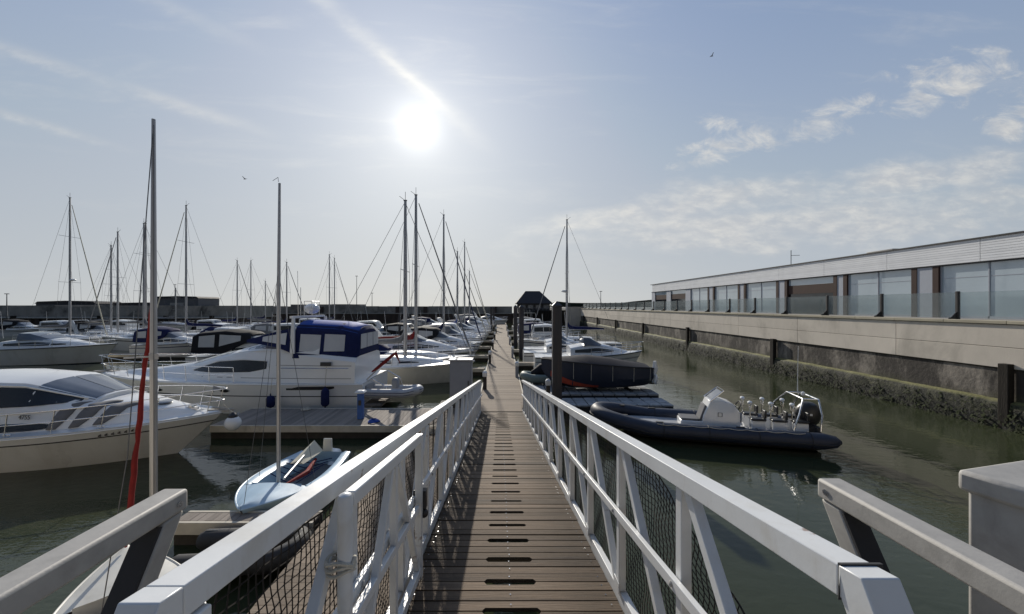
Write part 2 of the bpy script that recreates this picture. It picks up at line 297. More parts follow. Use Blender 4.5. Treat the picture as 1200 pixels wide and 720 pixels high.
# ------------------------------------------------------------------ mesh helpers
OFF = {}
class MB:
    def __init__(s): s.v = []; s.f = []; s.m = []
    def add(s, vs, fs, m=0):
        o = len(s.v); s.v += [tuple(p) for p in vs]; s.f += [tuple(i + o for i in f) for f in fs]; s.m += [m] * len(fs)
    def box(s, x0, x1, y0, y1, z0, z1, m=0):
        s.add([(x0, y0, z0), (x1, y0, z0), (x1, y1, z0), (x0, y1, z0), (x0, y0, z1), (x1, y0, z1), (x1, y1, z1), (x0, y1, z1)],
              [(3, 2, 1, 0), (4, 5, 6, 7), (0, 1, 5, 4), (1, 2, 6, 5), (2, 3, 7, 6), (3, 0, 4, 7)], m)
    def hexa(s, p, m=0): s.add(p, [(3, 2, 1, 0), (4, 5, 6, 7), (0, 1, 5, 4), (1, 2, 6, 5), (2, 3, 7, 6), (3, 0, 4, 7)], m)
    def bar(s, p0, p1, wd, ht, m=0, up=(0, 0, 1)):
        p0, p1 = Vector(p0), Vector(p1); d = (p1 - p0).normalized(); a = d.cross(Vector(up))
        if a.length < 1e-4: a = d.cross(Vector((0, 1, 0)))
        a.normalize(); b = a.cross(d).normalized(); a *= wd / 2; b *= ht / 2
        s.hexa([p0 - a - b, p0 + a - b, p1 + a - b, p1 - a - b, p0 - a + b, p0 + a + b, p1 + a + b, p1 - a + b], m)
    def tube(s, pts, r, n=8, m=0, cap=True, closed=False):
        P = [Vector(p) for p in pts]; N = len(P); rr = r if isinstance(r, (list, tuple)) else [r] * N
        rings = []; ref = None
        for i in range(N):
            if closed: d = P[(i + 1) % N] - P[i - 1]
            else: d = P[min(i + 1, N - 1)] - P[max(i - 1, 0)]
            d.normalize()
            if ref is None:
                ref = Vector((0, 0, 1)) if abs(d.z) < .9 else Vector((1, 0, 0))
            a = (ref - d * ref.dot(d)); a.normalize(); b = d.cross(a); ref = a
            rings.append([P[i] + (a * math.cos(2 * math.pi * k / n) + b * math.sin(2 * math.pi * k / n)) * rr[i] for k in range(n)])
        s.loft(rings, cap and not closed, cap and not closed, m, closed)
    def loft(s, rings, c0=True, c1=True, m=0, loop=False, close=True):
        n = len(rings[0]); vs = [p for r in rings for p in r]; fs = []; q = len(rings)
        for i in range(q if loop else q - 1):
            j = (i + 1) % q
            for k in range(n if close else n - 1):
                l = (k + 1) % n; fs.append((i * n + k, i * n + l, j * n + l, j * n + k))
        if c0: fs.append(tuple(range(n - 1, -1, -1)))
        if c1: fs.append(tuple((q - 1) * n + k for k in range(n)))
        s.add(vs, fs, m)
    def lathe(s, prof, c=(0, 0, 0), n=14, m=0, axis=None):
        ax = Vector(axis or (0, 0, 1)).normalized(); a = ax.orthogonal().normalized(); b = ax.cross(a); c = Vector(c)
        s.loft([[c + ax * z + (a * math.cos(2 * math.pi * k / n) + b * math.sin(2 * math.pi * k / n)) * r for k in range(n)] for r, z in prof], True, True, m)
    def ball(s, c, r, n=14, m=0, sq=(1, 1, 1)):
        q = n // 2; rings = []
        for i in range(q + 1):
            t = math.pi * i / q; rr = max(.001, math.sin(t))
            rings.append([(c[0] + r * sq[0] * rr * math.cos(2 * math.pi * k / n), c[1] + r * sq[1] * rr * math.sin(2 * math.pi * k / n), c[2] - r * sq[2] * math.cos(t)) for k in range(n)])
        s.loft(rings, True, True, m)
    def prism(s, poly, axis, a, b, m=0):
        """poly of 2d points swept along axis ('x','y','z') from a to b"""
        def P(p, t): return {'x': (t, p[0], p[1]), 'y': (p[0], t, p[1]), 'z': (p[0], p[1], t)}[axis]
        s.loft([[P(p, a) for p in poly], [P(p, b) for p in poly]], True, True, m)
    def grid(s, rows, m=0, thick=0.0, nrm=(0, 0, 1)):
        n = len(rows[0]); q = len(rows)
        fs = [(i * n + k, i * n + k + 1, (i + 1) * n + k + 1, (i + 1) * n + k) for i in range(q - 1) for k in range(n - 1)]
        s.add([p for r in rows for p in r], fs, m)
    def shift(s, dx): s.v = [(p[0] + dx, p[1], p[2]) for p in s.v]; return s
    def up(s, dz): s.v = [(p[0], p[1], p[2] + dz) for p in s.v]; return s
    def build(s, name, mats, parent=None, loc=None, bevel=0.0, smooth=True, angle=35):
        if not isinstance(mats, (list, tuple)): mats = [mats]
        off = OFF.get(parent, Vector((0, 0, 0))) if parent else Vector(loc or (0, 0, 0))
        me = bpy.data.meshes.new(name)
        me.from_pydata([(p[0] - off.x, p[1] - off.y, p[2] - off.z) for p in s.v], [], s.f)
        for m_ in mats: me.materials.append(M[m_] if isinstance(m_, str) else m_)
        me.polygons.foreach_set('material_index', s.m)
        bm = bmesh.new(); bm.from_mesh(me); bmesh.ops.recalc_face_normals(bm, faces=bm.faces); bm.to_mesh(me); bm.free()
        if smooth:
            me.polygons.foreach_set('use_smooth', [True] * len(me.polygons)); me.set_sharp_from_angle(angle=R(angle))
        o = bpy.data.objects.new(name, me); COL.objects.link(o)
        if parent: o.parent = parent; OFF[o] = off
        elif loc is not None: o.location = loc; OFF[o] = off
        if bevel:
            b = o.modifiers.new('bevel', 'BEVEL'); b.width = bevel; b.segments = 2; b.limit_method = 'ANGLE'; b.angle_limit = R(40)
        return o

def tag(o, label, cat, group=None):
    o['label'] = label; o['category'] = cat
    if group: o['group'] = group
    return o
def thing(name, label, cat, loc=(0, 0, 0), rz=0.0, group=None, worldbuilt=False):
    o = bpy.data.objects.new(name, None); COL.objects.link(o); o.empty_display_size = .3
    o.location = loc; o.rotation_euler = (0, 0, rz); tag(o, label, cat, group)
    OFF[o] = Vector(loc) if worldbuilt else Vector((0, 0, 0))
    return o
def struct(o): o['kind'] = 'structure'; return o
def copy_tree(o, parent=None):
    c = o.copy(); COL.objects.link(c)
    if parent: c.parent = parent
    for ch in list(o.children): copy_tree(ch, c)
    return c
def text_mesh(name, body, size, m, parent, loc, rot, extrude=.003):
    cu = bpy.data.curves.new(name, 'FONT'); cu.body = body; cu.size = size; cu.extrude = extrude; cu.align_x = 'CENTER'; cu.align_y = 'CENTER'
    tmp = bpy.data.objects.new(name, cu); COL.objects.link(tmp)
    dg = bpy.context.evaluated_depsgraph_get(); me = bpy.data.meshes.new_from_object(tmp.evaluated_get(dg))
    bpy.data.objects.remove(tmp); o = bpy.data.objects.new(name, me); COL.objects.link(o)
    me.materials.clear(); me.materials.append(M[m]); o.parent = parent; o.location = Vector(loc) - OFF.get(parent, Vector()); o.rotation_euler = rot
    return o
def lerp(a, b, t): return a + (b - a) * t
def W(px, py, Y): return Vector(((px - 588) / F * Y, Y, CZ - (py - 359) / F * Y))
# ------------------------------------------------------------------ water, land
mb = MB(); mb.add([(-6000, -6000, 0), (6000, -6000, 0), (6000, 9000, 0), (-6000, 9000, 0)], [(0, 1, 2, 3)])
struct(mb.build('water', 'water', smooth=False))
mb = MB(); mb.box(-30, 1.72, -30, 1.3, -2, 2.82); mb.box(1.724, 18, -30, 1.95, -2, 2.82)
struct(mb.build('quay', 'concrete', smooth=False))
mb = MB(); mb.box(19.0, 400, -40, 260, -2, 3.86)
struct(mb.build('promenade', 'asphalt', smooth=False))
mb = MB()
rng = random.Random(3)
def ridge(x0, x1, y, z0, hmin, hmax, n, seed):
    r = random.Random(seed); top = []
    h = (hmin + hmax) / 2
    for i in range(n + 1):
        h = min(hmax, max(hmin, h + r.uniform(-1, 1) * (hmax - hmin) * .35)); top.append((lerp(x0, x1, i / n), h))
    rings = [[(x, y, z0), (x, y, h), (x, y + 40, h * .8), (x, y + 90, z0)] for x, h in top]
    mb.loft(rings, True, True)
ridge(60, 900, 420, -1, 8, 14, 60, 4)
struct(mb.build('hills', 'hedge', smooth=False))

# ------------------------------------------------------------------ right hand quay wall
qw = thing('quay_wall', 'long pale concrete quay wall over a dark weedy tidal footing beside the channel', 'wall', (18.6, 14, 0), worldbuilt=True)
XW = 18.5; Y0, Y1 = -12.0, 90.0
mb = MB(); mb.box(XW + .06, XW + .5, Y0, Y1, -2, 2.24); mb.build('tidal_wall', 'old_wall', qw, smooth=False)
mb = MB()
y = Y0
while y < Y1:
    e = min(y + 6.0, Y1)
    for a, b in ((2.20, 2.955), (2.97, 3.80)): mb.box(XW - .02, XW + .44, y + .007, e - .007, a, b)
    y = e
mb.build('concrete_panels', 'concrete', qw, smooth=False, bevel=.012)
mb = MB(); y = Y0
while y < Y1:
    e = min(y + 2.0, Y1); mb.box(XW - .10, XW + .50, y + .006, e - .006, 3.82, 3.94); y = e
mb.build('coping', 'coping', qw, smooth=False, bevel=.012)
mb = MB(); mb.box(XW + .02, XW + .42, Y0, Y1, 2.15, 3.83); mb.build('joint_backing', 'beam', qw, smooth=False)
# weedy ledge: rough displaced strip
mb = MB(); r = random.Random(5); rows = []; NY = 420
prof = [(.10, 1.04), (-.04, 1.02), (-.13, .97), (-.18, .82), (-.20, .55), (-.22, .28), (-.24, .0), (-.26, -.4)]
for i in range(NY + 1):
    y = Y0 + (Y1 - Y0) * i / NY; lump = .10 * math.sin(y * 1.7) + .08 * math.sin(y * 4.1 + 1) + .05 * math.sin(y * 9.7)
    rows.append([(XW + px - (.06 * lump + r.uniform(-.03, .03)) * (k > 0), y, pz + (lump * .22 + r.uniform(-.03, .03)) * (0 < k < 7)) for k, (px, pz) in enumerate(prof)])
mb.grid(rows); mb.build('weedy_ledge', 'algae', qw, angle=180)
mb = MB(); r = random.Random(6)
for i in range(3000):
    y = r.uniform(8, Y1) if r.random() < .3 else 8 + (r.random() ** 1.8) * 60
    t = r.random() ** .6; px = lerp(-.12, -.23, t); pz = lerp(.98, .04, t ** .9) + r.uniform(-.05, .05)
    s = r.uniform(.05, .13); a = r.uniform(-.6, .6)
    p = Vector((XW + px - .05, y, pz)); q = p + Vector((-.5 * s, s * a, -s * r.uniform(.5, 1.1))); wv = Vector((r.uniform(-.2, .2), 1, 0)) * s * .35
    mb.add([p - wv, p + wv, q + wv * .5, q - wv * .4], [(0, 1, 2, 3)])
mb.build('seaweed', 'lichen', qw, smooth=False)['kind'] = 'stuff'
# timber fender piles bolted on the wall
for i, (y, wd) in enumerate(((14, .30), (26, .32), (38, .34), (50, .34), (62, .34), (74, .34), (86, .34))):
    mb = MB(); rr = random.Random(i)
    mb.loft([[(XW - .12 + (.12 * c), y + wd / 2 * s, z) for c, s in ((-1, -1), (1, -1), (1, 1), (-1, 1))] for z in (-1.2, .5, 1.4, 2.3 + rr.uniform(-.05, .1))])
    where = ['nearest to the ramp', 'second from the ramp', 'third from the ramp', 'fourth from the ramp', 'fifth from the ramp', 'sixth from the ramp', 'farthest from the ramp'][i]
    tag(mb.build('fender_pile', 'timber_pile', loc=(XW - .16, y, 0), bevel=.02), 'black timber pile standing against the weedy quay wall, ' + where, 'pile', 'timber piles along the quay wall')
# end of the channel
mb = MB(); mb.box(15.4, 19.6, 90.02, 92.0, -2, 4.1); mb.box(15.3, 19.7, 89.92, 92.1, 4.1, 4.28)
tag(mb.build('return_wall', 'concrete', loc=(17, 91, 0), bevel=.02), 'short pale concrete wall closing the far end of the channel', 'wall')
mb = MB(); mb.box(8, 15.38, 92.2, 93.2, -2, 3.5)
for i in range(12): mb.box(8.1 + i * .6, 8.35 + i * .6, 92.0, 92.2, -2, 3.3)
tag(mb.build('lock_gate', 'timber_pile', loc=(12, 92.5, 0)), 'dark timber gate between the hut and the pale end wall', 'gate')

# glass balustrade
bal = thing('glass_balustrade', 'glass balustrade with dark steel posts on top of the quay wall', 'railing', (19, 30, 3.94), worldbuilt=True)
for i in range(-3, 24):
    y = 16 + 3.2 * i
    mb = MB(); mb.box(18.94, 19.06, y - .045, y + .045, 3.865, 5.10)
    mb.prism([(18.94, 3.945), (18.62, 3.945), (18.62, 4.0), (18.72, 4.02), (18.94, 4.25)], 'y', y - .02, y + .02)
    mb.build('post', 'frame_dark', bal, bevel=.006)
    if i < 23:
        mb = MB(); mb.box(18.99, 19.008, y + .07, y + 3.13, 4.0, 5.06); mb.build('glass_panel', 'clear_glass', bal, smooth=False)

# ------------------------------------------------------------------ waterfront building
bd = thing('waterfront_building', 'long single storey building with pale ribbed fascia and tall glazing above the quay', 'building', (30, 35, 3.86), worldbuilt=True)
XB = 24.0
ZG, ZS, ZT = 3.86, 6.72, 7.86
mb = MB(); mb.box(XB + .5, XB + 14, 2, 61.4, ZG, ZT - .1); mb.build('wall', 'pillar_grey', bd, smooth=False)
mb = MB(); mb.box(XB - .16, XB + 14.2, 1.9, 61.7, ZT, ZT + .07); mb.build('roof_edge', 'frame_dark', bd, smooth=False)
mb = MB(); mb.box(XB - .02, XB + .5, 1.9, 61.55, ZS - .06, ZS - .004); mb.build('soffit', 'frame_dark', bd, smooth=False)
for k in range(-3, 9):
    y = 19.2 + 4.65 * k; mb = MB(); n = 9; h = (ZT - ZS) / n
    mb.box(XB - .06, XB + .48, y + .012, y + 4.638, ZS, ZT - .003)
    for j in range(n): mb.box(XB - .085, XB - .061, y + .012, y + 4.638, ZS + j * h + .012, ZS + (j + 1) * h - .012)
    mb.build('fascia_panel', 'fascia', bd, smooth=False)
for y0, y1, kind in ((60.2, 61.5, 'g'), (54.6, 56, 'g'), (48.9, 50.2, 'g'), (43.4, 44.8, 'b'), (37.8, 39.06, 'b'), (32.3, 33.6, 'b'), (26.7, 27.8, 'b'), (21.1, 22.5, 'b'), (15.5, 16.9, 'b'), (9.9, 11.3, 'b')):
    mb = MB(); mb.box(XB + .02, XB + .49, y0 + .3 * (kind == 'b'), y1 - .3 * (kind == 'b'), ZG, ZS - .065); p = mb.build('pillar', 'pillar_grey', bd, smooth=False)
    if kind == 'b':
        for a, b in ((y0, y0 + .295), (y1 - .295, y1)):
            mb = MB(); mb.box(XB - .01, XB + .49, a, b, ZG, ZS - .062); mb.build('brown_jamb', 'brown', p, smooth=False)
for y0, y1, kind in ((56, 60.2, 'n'), (50.2, 54.6, 'n'), (44.8, 48.9, 'w'), (39.06, 43.4, 'w'), (33.6, 37.8, 'w'), (27.8, 32.3, 'n'), (22.5, 26.7, 'w'), (16.9, 21.1, 'w'), (11.3, 15.5, 'w'), (2.2, 9.9, 'w')):
    mb = MB(); ym = (y0 + y1) / 2
    if kind == 'w':
        for a in (y0 + .03, ym, y1 - .03): mb.box(XB + .1, XB + .22, a - .025, a + .025, ZG, ZS - .067)
        mb.box(XB + .1, XB + .22, y0 + .057, y1 - .057, ZG, ZG + .12)
        f = mb.build('window_frame', 'pillar_grey', bd, smooth=False)
        mb = MB(); mb.box(XB + .14, XB + .17, y0 + .057, ym - .027, ZG + .122, ZS - .07); mb.box(XB + .14, XB + .17, ym + .027, y1 - .057, ZG + .122, ZS - .07)
        mb.build('pane', 'facade_glass', f, smooth=False)
        mb = MB(); mb.box(XB + .125, XB + .139, y0 + .06, y1 - .06, ZS - .75, ZS - .72); mb.build('glazing_bar', 'pillar_grey', f, smooth=False)
    else:
        mb.box(XB + .1, XB + .3, y0 + .01, y1 - .01, ZS - 1.25, ZS - .55); f = mb.build('brown_panel', 'brown', bd, smooth=False)
        mb = MB(); mb.box(XB + .16, XB + .2, y0 + .01, y1 - .01, ZS - .545, ZS - .07); mb.build('pane', 'facade_glass', f, smooth=False)
        mb = MB(); mb.box(XB + .16, XB + .2, y0 + .01, y1 - .01, ZG, ZS - 1.255); mb.build('shop_window', 'dark_glass', f, smooth=False)
mb = MB(); ya = (XB + 1) * F / (927 - 588); mb.tube([(XB + 1, ya, ZT), (XB + 1, ya, ZT + 1.45)], .03, 6); mb.tube([(XB + 1, ya, ZT + 1.0), (XB + 1.75, ya, ZT + 1.02)], .02, 6)
mb.build('aerial', 'lamp', bd)
mb = MB(); mb.box(XB + 4, XB + 5.5, 27.5, 29.5, ZT + .074, ZT + .75); mb.build('roof_vent', 'galv', bd, bevel=.03)
mb = MB(); mb.box(XB + 4, XB + 4.8, 46, 47, ZT + .074, ZT + .6); mb.build('roof_vent', 'galv', bd, bevel=.03)

# ------------------------------------------------------------------ far harbour
fw = thing('harbour_wall', 'long dark stone breakwater across the far side of the marina', 'wall', (-50, 112, 0), worldbuilt=True)
mb = MB(); r = random.Random(9)
xs = [-125 + i * 4 for i in range(33)]
for i in range(len(xs) - 1):
    h = 4.45 + r.uniform(-.06, .06) + (.55 if -62 < xs[i] < -44 else 0)
    mb.box(xs[i], xs[i + 1] - .01, 111, 116, -2, h)
mb.build('parapet', 'harbour_stone', fw, smooth=False)
mb = MB(); mb.box(-125, 4, 108.5, 110.98, -2, 2.3); mb.build('berm', 'sheet_pile', fw, smooth=False)
mb = MB(); mb.box(-125, 4, 108.4, 110.97, 2.304, 2.5); mb.build('ledge', 'pale_edge', fw, smooth=False)
for x in (-52, -30, -22, -13, -2):
    mb = MB(); mb.box(x - .5, x + .5, 110.2, 110.99, 2.51, 4.3); mb.build('buttress', 'sheet_pile', fw, smooth=False)
lq = thing('west_quay', 'dark piled quay with a pale ledge behind the left hand yachts', 'wall', (-75, 76, 0), worldbuilt=True)
mb = MB(); mb.box(-140, -53, 76, 90, -2, 2.05)
for i in range(58): mb.box(-140 + i * 1.5, -139.3 + i * 1.5, 75.75, 75.99, -2, 1.9)
mb.build('piled_face', 'sheet_pile', lq, smooth=False)
mb = MB(); mb.box(-140, -52.8, 75.6, 90, 2.054, 2.25); mb.build('pale_ledge', 'pale_edge', lq, smooth=False)
mb = MB()
for i in range(29):
    x = -140 + i * 3; mb.box(x, x + 2.99, 79, 89, 2.26, 4.55 + r.uniform(-.1, .12))
mb.build('rough_parapet', 'harbour_stone', lq, smooth=False)
for x in (-96, -79, -66, -57):
    mb = MB(); mb.box(x - .3, x + .3, 75.2, 75.74, -1, 2.6); mb.build('mooring_pile', 'timber_pile', lq, smooth=False)
# sheds on the far quay
def shed(cx, cy, wx, wy, z0, h, label, roof=.0):
    t = thing('harbour_shed', label, 'building', (cx, cy, z0), worldbuilt=True)
    mb = MB(); mb.box(cx - wx / 2, cx + wx / 2, cy - wy / 2, cy + wy / 2, z0, z0 + h); mb.build('wall', 'shed', t, smooth=False)
    mb = MB(); q = wx / 2 + .15
    mb.prism([(cx - q, z0 + h + .004), (cx + q, z0 + h + .004), (cx + q * .9, z0 + h + .2 + roof * .6), (cx, z0 + h + .2 + roof), (cx - q * .9, z0 + h + .2 + roof * .6)], 'y', cy - wy / 2 - .2, cy + wy / 2 + .2)
    mb.build('roof', 'slate', t, smooth=False)
    mb = MB(); mb.box(cx - wx * .16, cx + wx * .16, cy - wy / 2 - .06, cy - wy / 2 - .004, z0 + h * .3, z0 + h * .75); mb.build('door', 'galv', t, smooth=False)
shed(-68.5, 84, 9.0, 6, 2.26, 3.9, 'grey flat roofed harbour building behind the dark quay', .25)
shed(-101, 92, 14, 6, 2.26, 2.8, 'low dark shed with a shallow roof at the far left', .5)
shed(-84, 93, 16, 6, 2.26, 2.6, 'very low dark shed right of the far left shed', .3)
mb = MB()
# harbour hut on stilts
hut = thing('harbour_hut', 'dark hip roofed hut standing over the end of the walkway pontoon', 'hut', (7.6, 97, 0), worldbuilt=True)
hx0, hx1, hy0, hy1 = 4.0, 11.8, 94, 101
mb = MB(); mb.loft([[(hx0 - .5, hy0 - .5, 5.0), (hx1 + .6, hy0 - .5, 5.0), (hx1 + .6, hy1 + .5, 5.0), (hx0 - .5, hy1 + .5, 5.0)], [(hx0 - .5, hy0 - .5, 5.2), (hx1 + .6, hy0 - .5, 5.2), (hx1 + .6, hy1 + .5, 5.2), (hx0 - .5, hy1 + .5, 5.2)], [(6.0, 97.3, 8.3), (9.6, 97.3, 8.3), (9.6, 97.8, 8.3), (6.0, 97.8, 8.3)]])
mb.build('roof', 'slate', hut, smooth=False)
mb = MB(); mb.box(hx0, hx1, hy0, hy1, 3.0, 4.996); hw = mb.build('wall', 'hut_wall', hut, smooth=False)
for i in range(4):
    x = hx0 + .5 + i * 1.9; mb = MB(); mb.box(x, x + 1.3, hy0 - .06, hy0 - .004, 3.9, 4.8); mb.build('window', 'grey_glass', hw, smooth=False)
mb = MB(); mb.box(hx0 - .6, hx1 + .8, hy0 - 1.6, hy1, 2.7, 2.99); mb.build('deck', 'pale_edge', hut, smooth=False)
for x in (hx0 - .3, 6.4, 9.0, hx1 + .4):
    mb = MB(); mb.box(x - .25, x + .25, hy0 - 1.4, hy0 - .9, -1, 2.69); mb.box(x - .25, x + .25, hy1 - .8, hy1 - .3, -1, 2.69); mb.build('stilt', 'timber_pile', hut, smooth=False)
mb = MB(); mb.box(hx0, hx1, hy0 + 1, hy1 - 1, -1, 2.69); mb.build('under_store', 'hut_wall', hut, smooth=False)
mb = MB()
for i in range(12): x = hx0 - .5 + i * .8; mb.tube([(x, hy0 - 1.5, 3.0), (x, hy0 - 1.5, 4.0)], .035, 5)
mb.tube([(hx0 - .5, hy0 - 1.5, 4.0), (hx0 + 8.3, hy0 - 1.5, 4.0)], .04, 5); mb.tube([(hx0 - .5, hy0 - 1.5, 3.5), (hx0 + 8.3, hy0 - 1.5, 3.5)], .03, 5)
mb.build('railing', 'lamp', hut)
# lamp columns and far poles
for px, py, Y, lab in ((8, 345, 74.6, 'grey lamp column at the far left of the quay'), (418, 324, 110, 'thin lamp column on the breakwater left of the twin masts'), (436, 344, 110, 'short lamp column on the breakwater close behind the twin masts'), (704, 342, 95, 'thin lamp column beyond the glass balustrade'), (205, 334, 111.4, 'thin pole on the breakwater behind the grey harbour building')):
    p = W(px, py, Y); b = 2.2 if Y < 100 and px < 100 else 3.9
    t = thing('lamp_column', lab, 'lamp post', (p.x, p.y, b), worldbuilt=True)
    mb = MB(); mb.tube([(p.x, p.y, b), (p.x, p.y, p.z)], [.10, .06], 6); mb.build('column', 'lamp', t)
    mb = MB(); mb.box(p.x - .35, p.x + .35, p.y - .15, p.y + .15, p.z + .002, p.z + .14); mb.build('lamp_head', 'lamp', t, bevel=.03)
# two gulls in the air
for px, py, Y, lab in ((287, 210, 60, 'small dark gull flying in the sky above the left masts'), (834, 66, 60, 'tiny dark gull high in the blue sky on the right')):
    p = W(px, py, Y); mb = MB()
    mb.tube([p + Vector((-.22, 0, -.02)), p + Vector((-.1, 0, 0)), p + Vector((.12, 0, .02)), p + Vector((.24, 0, .02))], [.01, .07, .06, .02], 8)
    for s in (-1, 1): mb.hexa([p + Vector((-.06, 0, 0)), p + Vector((.08, 0, 0)), p + Vector((.02, s * .55, .22)), p + Vector((-.06, s * .55, .22)), p + Vector((-.06, 0, .03)), p + Vector((.08, 0, .03)), p + Vector((.02, s * .55, .24)), p + Vector((-.06, s * .55, .24))])
    tag(mb.build('gull', 'bird', loc=p), lab, 'bird')

# ------------------------------------------------------------------ pontoons
PZ = .45
def boards(mb, x0, x1, y0, y1, z, along='x', wd=.14, gap=.007, th=.035):
    r = random.Random(int(x0 * 100 + y0 * 7))
    if along == 'x':
        y = y0
        while y < y1 - .02:
            e = min(y + wd - gap, y1); dz = r.uniform(-.003, .003); mb.box(x0 + r.uniform(-.006, .006), x1 + r.uniform(-.006, .006), y, e, z - th, z + dz); y += wd
    else:
        x = x0
        while x < x1 - .02:
            e = min(x + wd - gap, x1); dz = r.uniform(-.003, .003); mb.box(x, e, y0, y1, z - th, z + dz); x += wd
def pontoon(name, label, x0, x1, y0, y1, edge=True, along='x', group=None, z=PZ, sides=(1, 1, 1, 1)):
    t = thing(name, label, 'pontoon', ((x0 + x1) / 2, (y0 + y1) / 2, 0), worldbuilt=True, group=group)
    mb = MB(); boards(mb, x0 + .06, x1 - .06, y0 + .06, y1 - .06, z, along); mb.build('deck_boards', 'pont_wood' if along == 'x' else 'pont_wood_y', t, smooth=False)
    mb = MB(); mb.box(x0 + .05, x1 - .05, y0 + .05, y1 - .05, .0, z - .04); mb.build('frame_beam', 'beam', t, smooth=False)
    mb = MB()
    if edge:
        for a, b, s in ((x0, x0 + .055, -1), (x1 - .055, x1, 1)):
            y = y0
            while y < y1: e = min(y + 3.0, y1); mb.box(a, b, y + .01, e - .01, z - .20, z + .035); y = e
    mb.box(x0 + .06, x1 - .06, y0 - .02, y0 + .045, z - .22, z + .005); mb.box(x0 + .06, x1 - .06, y1 - .045, y1 + .02, z - .22, z + .005)
    mb.build('edge_timber', 'edge_wood', t, smooth=False, bevel=.006)
    return t
pontoon('walkway_pontoon', 'long straight boarded walkway pontoon leading from the ramp to the hut', -1.0, 1.0, 14.15, 93)
pontoon('cross_pontoon', 'grey boarded pontoon in front of the blue canopied cruiser', -9.9, -1.06, 12.95, 15.15, edge=False, along='y')
pontoon('side_pontoon', 'weathered boarded pontoon running beside and below the ramp', -3.4, -1.06, 3.3, 12.9, edge=False)
pontoon('finger_pontoon', 'short finger of pale beams at the bow of the pale blue dinghy', -6.2, -3.46, 7.15, 7.55, edge=False, along='y')
pontoon('finger_pontoon', 'narrow far finger pontoon in front of the white sloop on the left', -40, -12, 32.0, 32.8, edge=False)
fing = []
ordn = ['first', 'second', 'third', 'fourth', 'fifth', 'sixth']
for i, y in enumerate((24.75, 31.3, 38.3, 45.2, 52.3, 60.2)):
    pontoon('finger_pontoon', 'narrow berth finger joining the left side of the walkway, %s from the grey cabinet' % ordn[i], -7.5, -1.06, y, y + .45, edge=False, group='berth fingers left of the walkway')
for i, y in enumerate((27.3, 35.4, 44.2, 53.3, 63.3)):
    pontoon('finger_pontoon', 'narrow berth finger joining the right side of the walkway, %s beyond the block dock' % ordn[i], 1.06, 7.0, y, y + .45, edge=False, group='berth fingers right of the walkway')
# floating block docks
def block_dock(label, x0, x1, y0, y1, z):
    t = thing('block_dock', label, 'dock', ((x0 + x1) / 2, (y0 + y1) / 2, 0), worldbuilt=True)
    mb = MB(); nx = max(1, round((x1 - x0) / .5)); ny = max(1, round((y1 - y0) / .5)); r = random.Random(int(y0 * 10))
    for i in range(nx):
        for j in range(ny):
            a = x0 + (x1 - x0) * i / nx; b = y0 + (y1 - y0) * j / ny; dz = r.uniform(-.012, .012)
            mb.box(a + .012, a + .5 - .012, b + .012, b + (y1 - y0) / ny - .012, z - .1, z + dz)
    mb.build('block_tops', 'float_grey', t, smooth=False, bevel=.03)
    mb = MB(); mb.box(x0 + .03, x1 - .03, y0 + .03, y1 - .03, -.05, z - .105); mb.build('floats', 'rubber', t, smooth=False)
    return t
block_dock('grey floating block dock carrying the covered black boat', 1.12, 7.3, 17.75, 20.6, .42)
block_dock('narrow grey floating block dock nearest the moored black inflatable', 1.12, 7.2, 16.0, 17.3, .36)
# mooring piles with pointed caps
def pile(px, py, Y, wd, lab, group='square mooring piles beside the walkway', cap=True):
    p = W(px, py, Y); h = wd / 2
    t = thing('mooring_pile', lab, 'pile', (p.x, Y, 0), group=group, worldbuilt=True)
    zc = p.z - wd * .62
    mb = MB(); mb.loft([[(p.x + a * h, Y + b * h, z) for a, b in ((-1, -1), (1, -1), (1, 1), (-1, 1))] for z in (-2, zc)]); mb.build('shaft', 'pile', t, bevel=.015)
    mb = MB(); q = h + .012; mb.loft([[(p.x + a * q * k, Y + b * q * k, z) for a, b in ((-1, -1), (1, -1), (1, 1), (-1, 1))] for k, z in ((1, zc + .003), (1, zc + .05), (.03, p.z))]); mb.build('cap', 'pile', t, smooth=False)
pile(652.5, 353, 16.6, .39, 'tall black square pile with pointed cap, nearest to the ramp')
pile(611, 357.5, 33, .40, 'black square pile, nearer one of the close pair right of the walkway')
pile(604, 357.5, 42, .40, 'black square pile, farther one of the close pair right of the walkway')
pile(575.7, 359.5, 66, .38, 'black pile left of the walkway, left one of the distant pair')
pile(578.6, 359.5, 76, .38, 'black pile left of the walkway, right one of the distant pair')
# service pedestals
for i, (x, y) in enumerate(((-.82, 18.6), (.86, 21.8), (-.84, 27), (.84, 30), (-.84, 36), (.84, 40), (-.84, 46), (.84, 51), (-.84, 57), (.84, 63), (2.05, 17.0))):
    lab = ('%s service pedestal along the left edge of the walkway, counted from the ramp' % ordn[i // 2] if x < 0 else '%s service pedestal along the right edge of the walkway, counted from the ramp' % ordn[i // 2])
    if x > 2: lab = 'grey service pedestal on the block dock beside the big black pile'
    z0 = PZ if x < 2 else .36
    t = thing('service_pedestal', lab, 'pedestal', (x, y, z0), group='service pedestals')
    mb = MB(); mb.loft([[(a * .09, b * .08, z) for a, b in ((-1, -1), (1, -1), (1, 1), (-1, 1))] for z in (0, .62)]); mb.build('body', 'cabinet' if i % 2 else 'black', t, bevel=.01)
    mb = MB(); mb.loft([[(a * q, b * q, z) for a, b in ((-1, -1), (1, -1), (1, 1), (-1, 1))] for q, z in ((.10, .622), (.11, .66), (.11, .82), (.05, .9))]); mb.build('light_cap', 'gelcoat', t, bevel=.01)
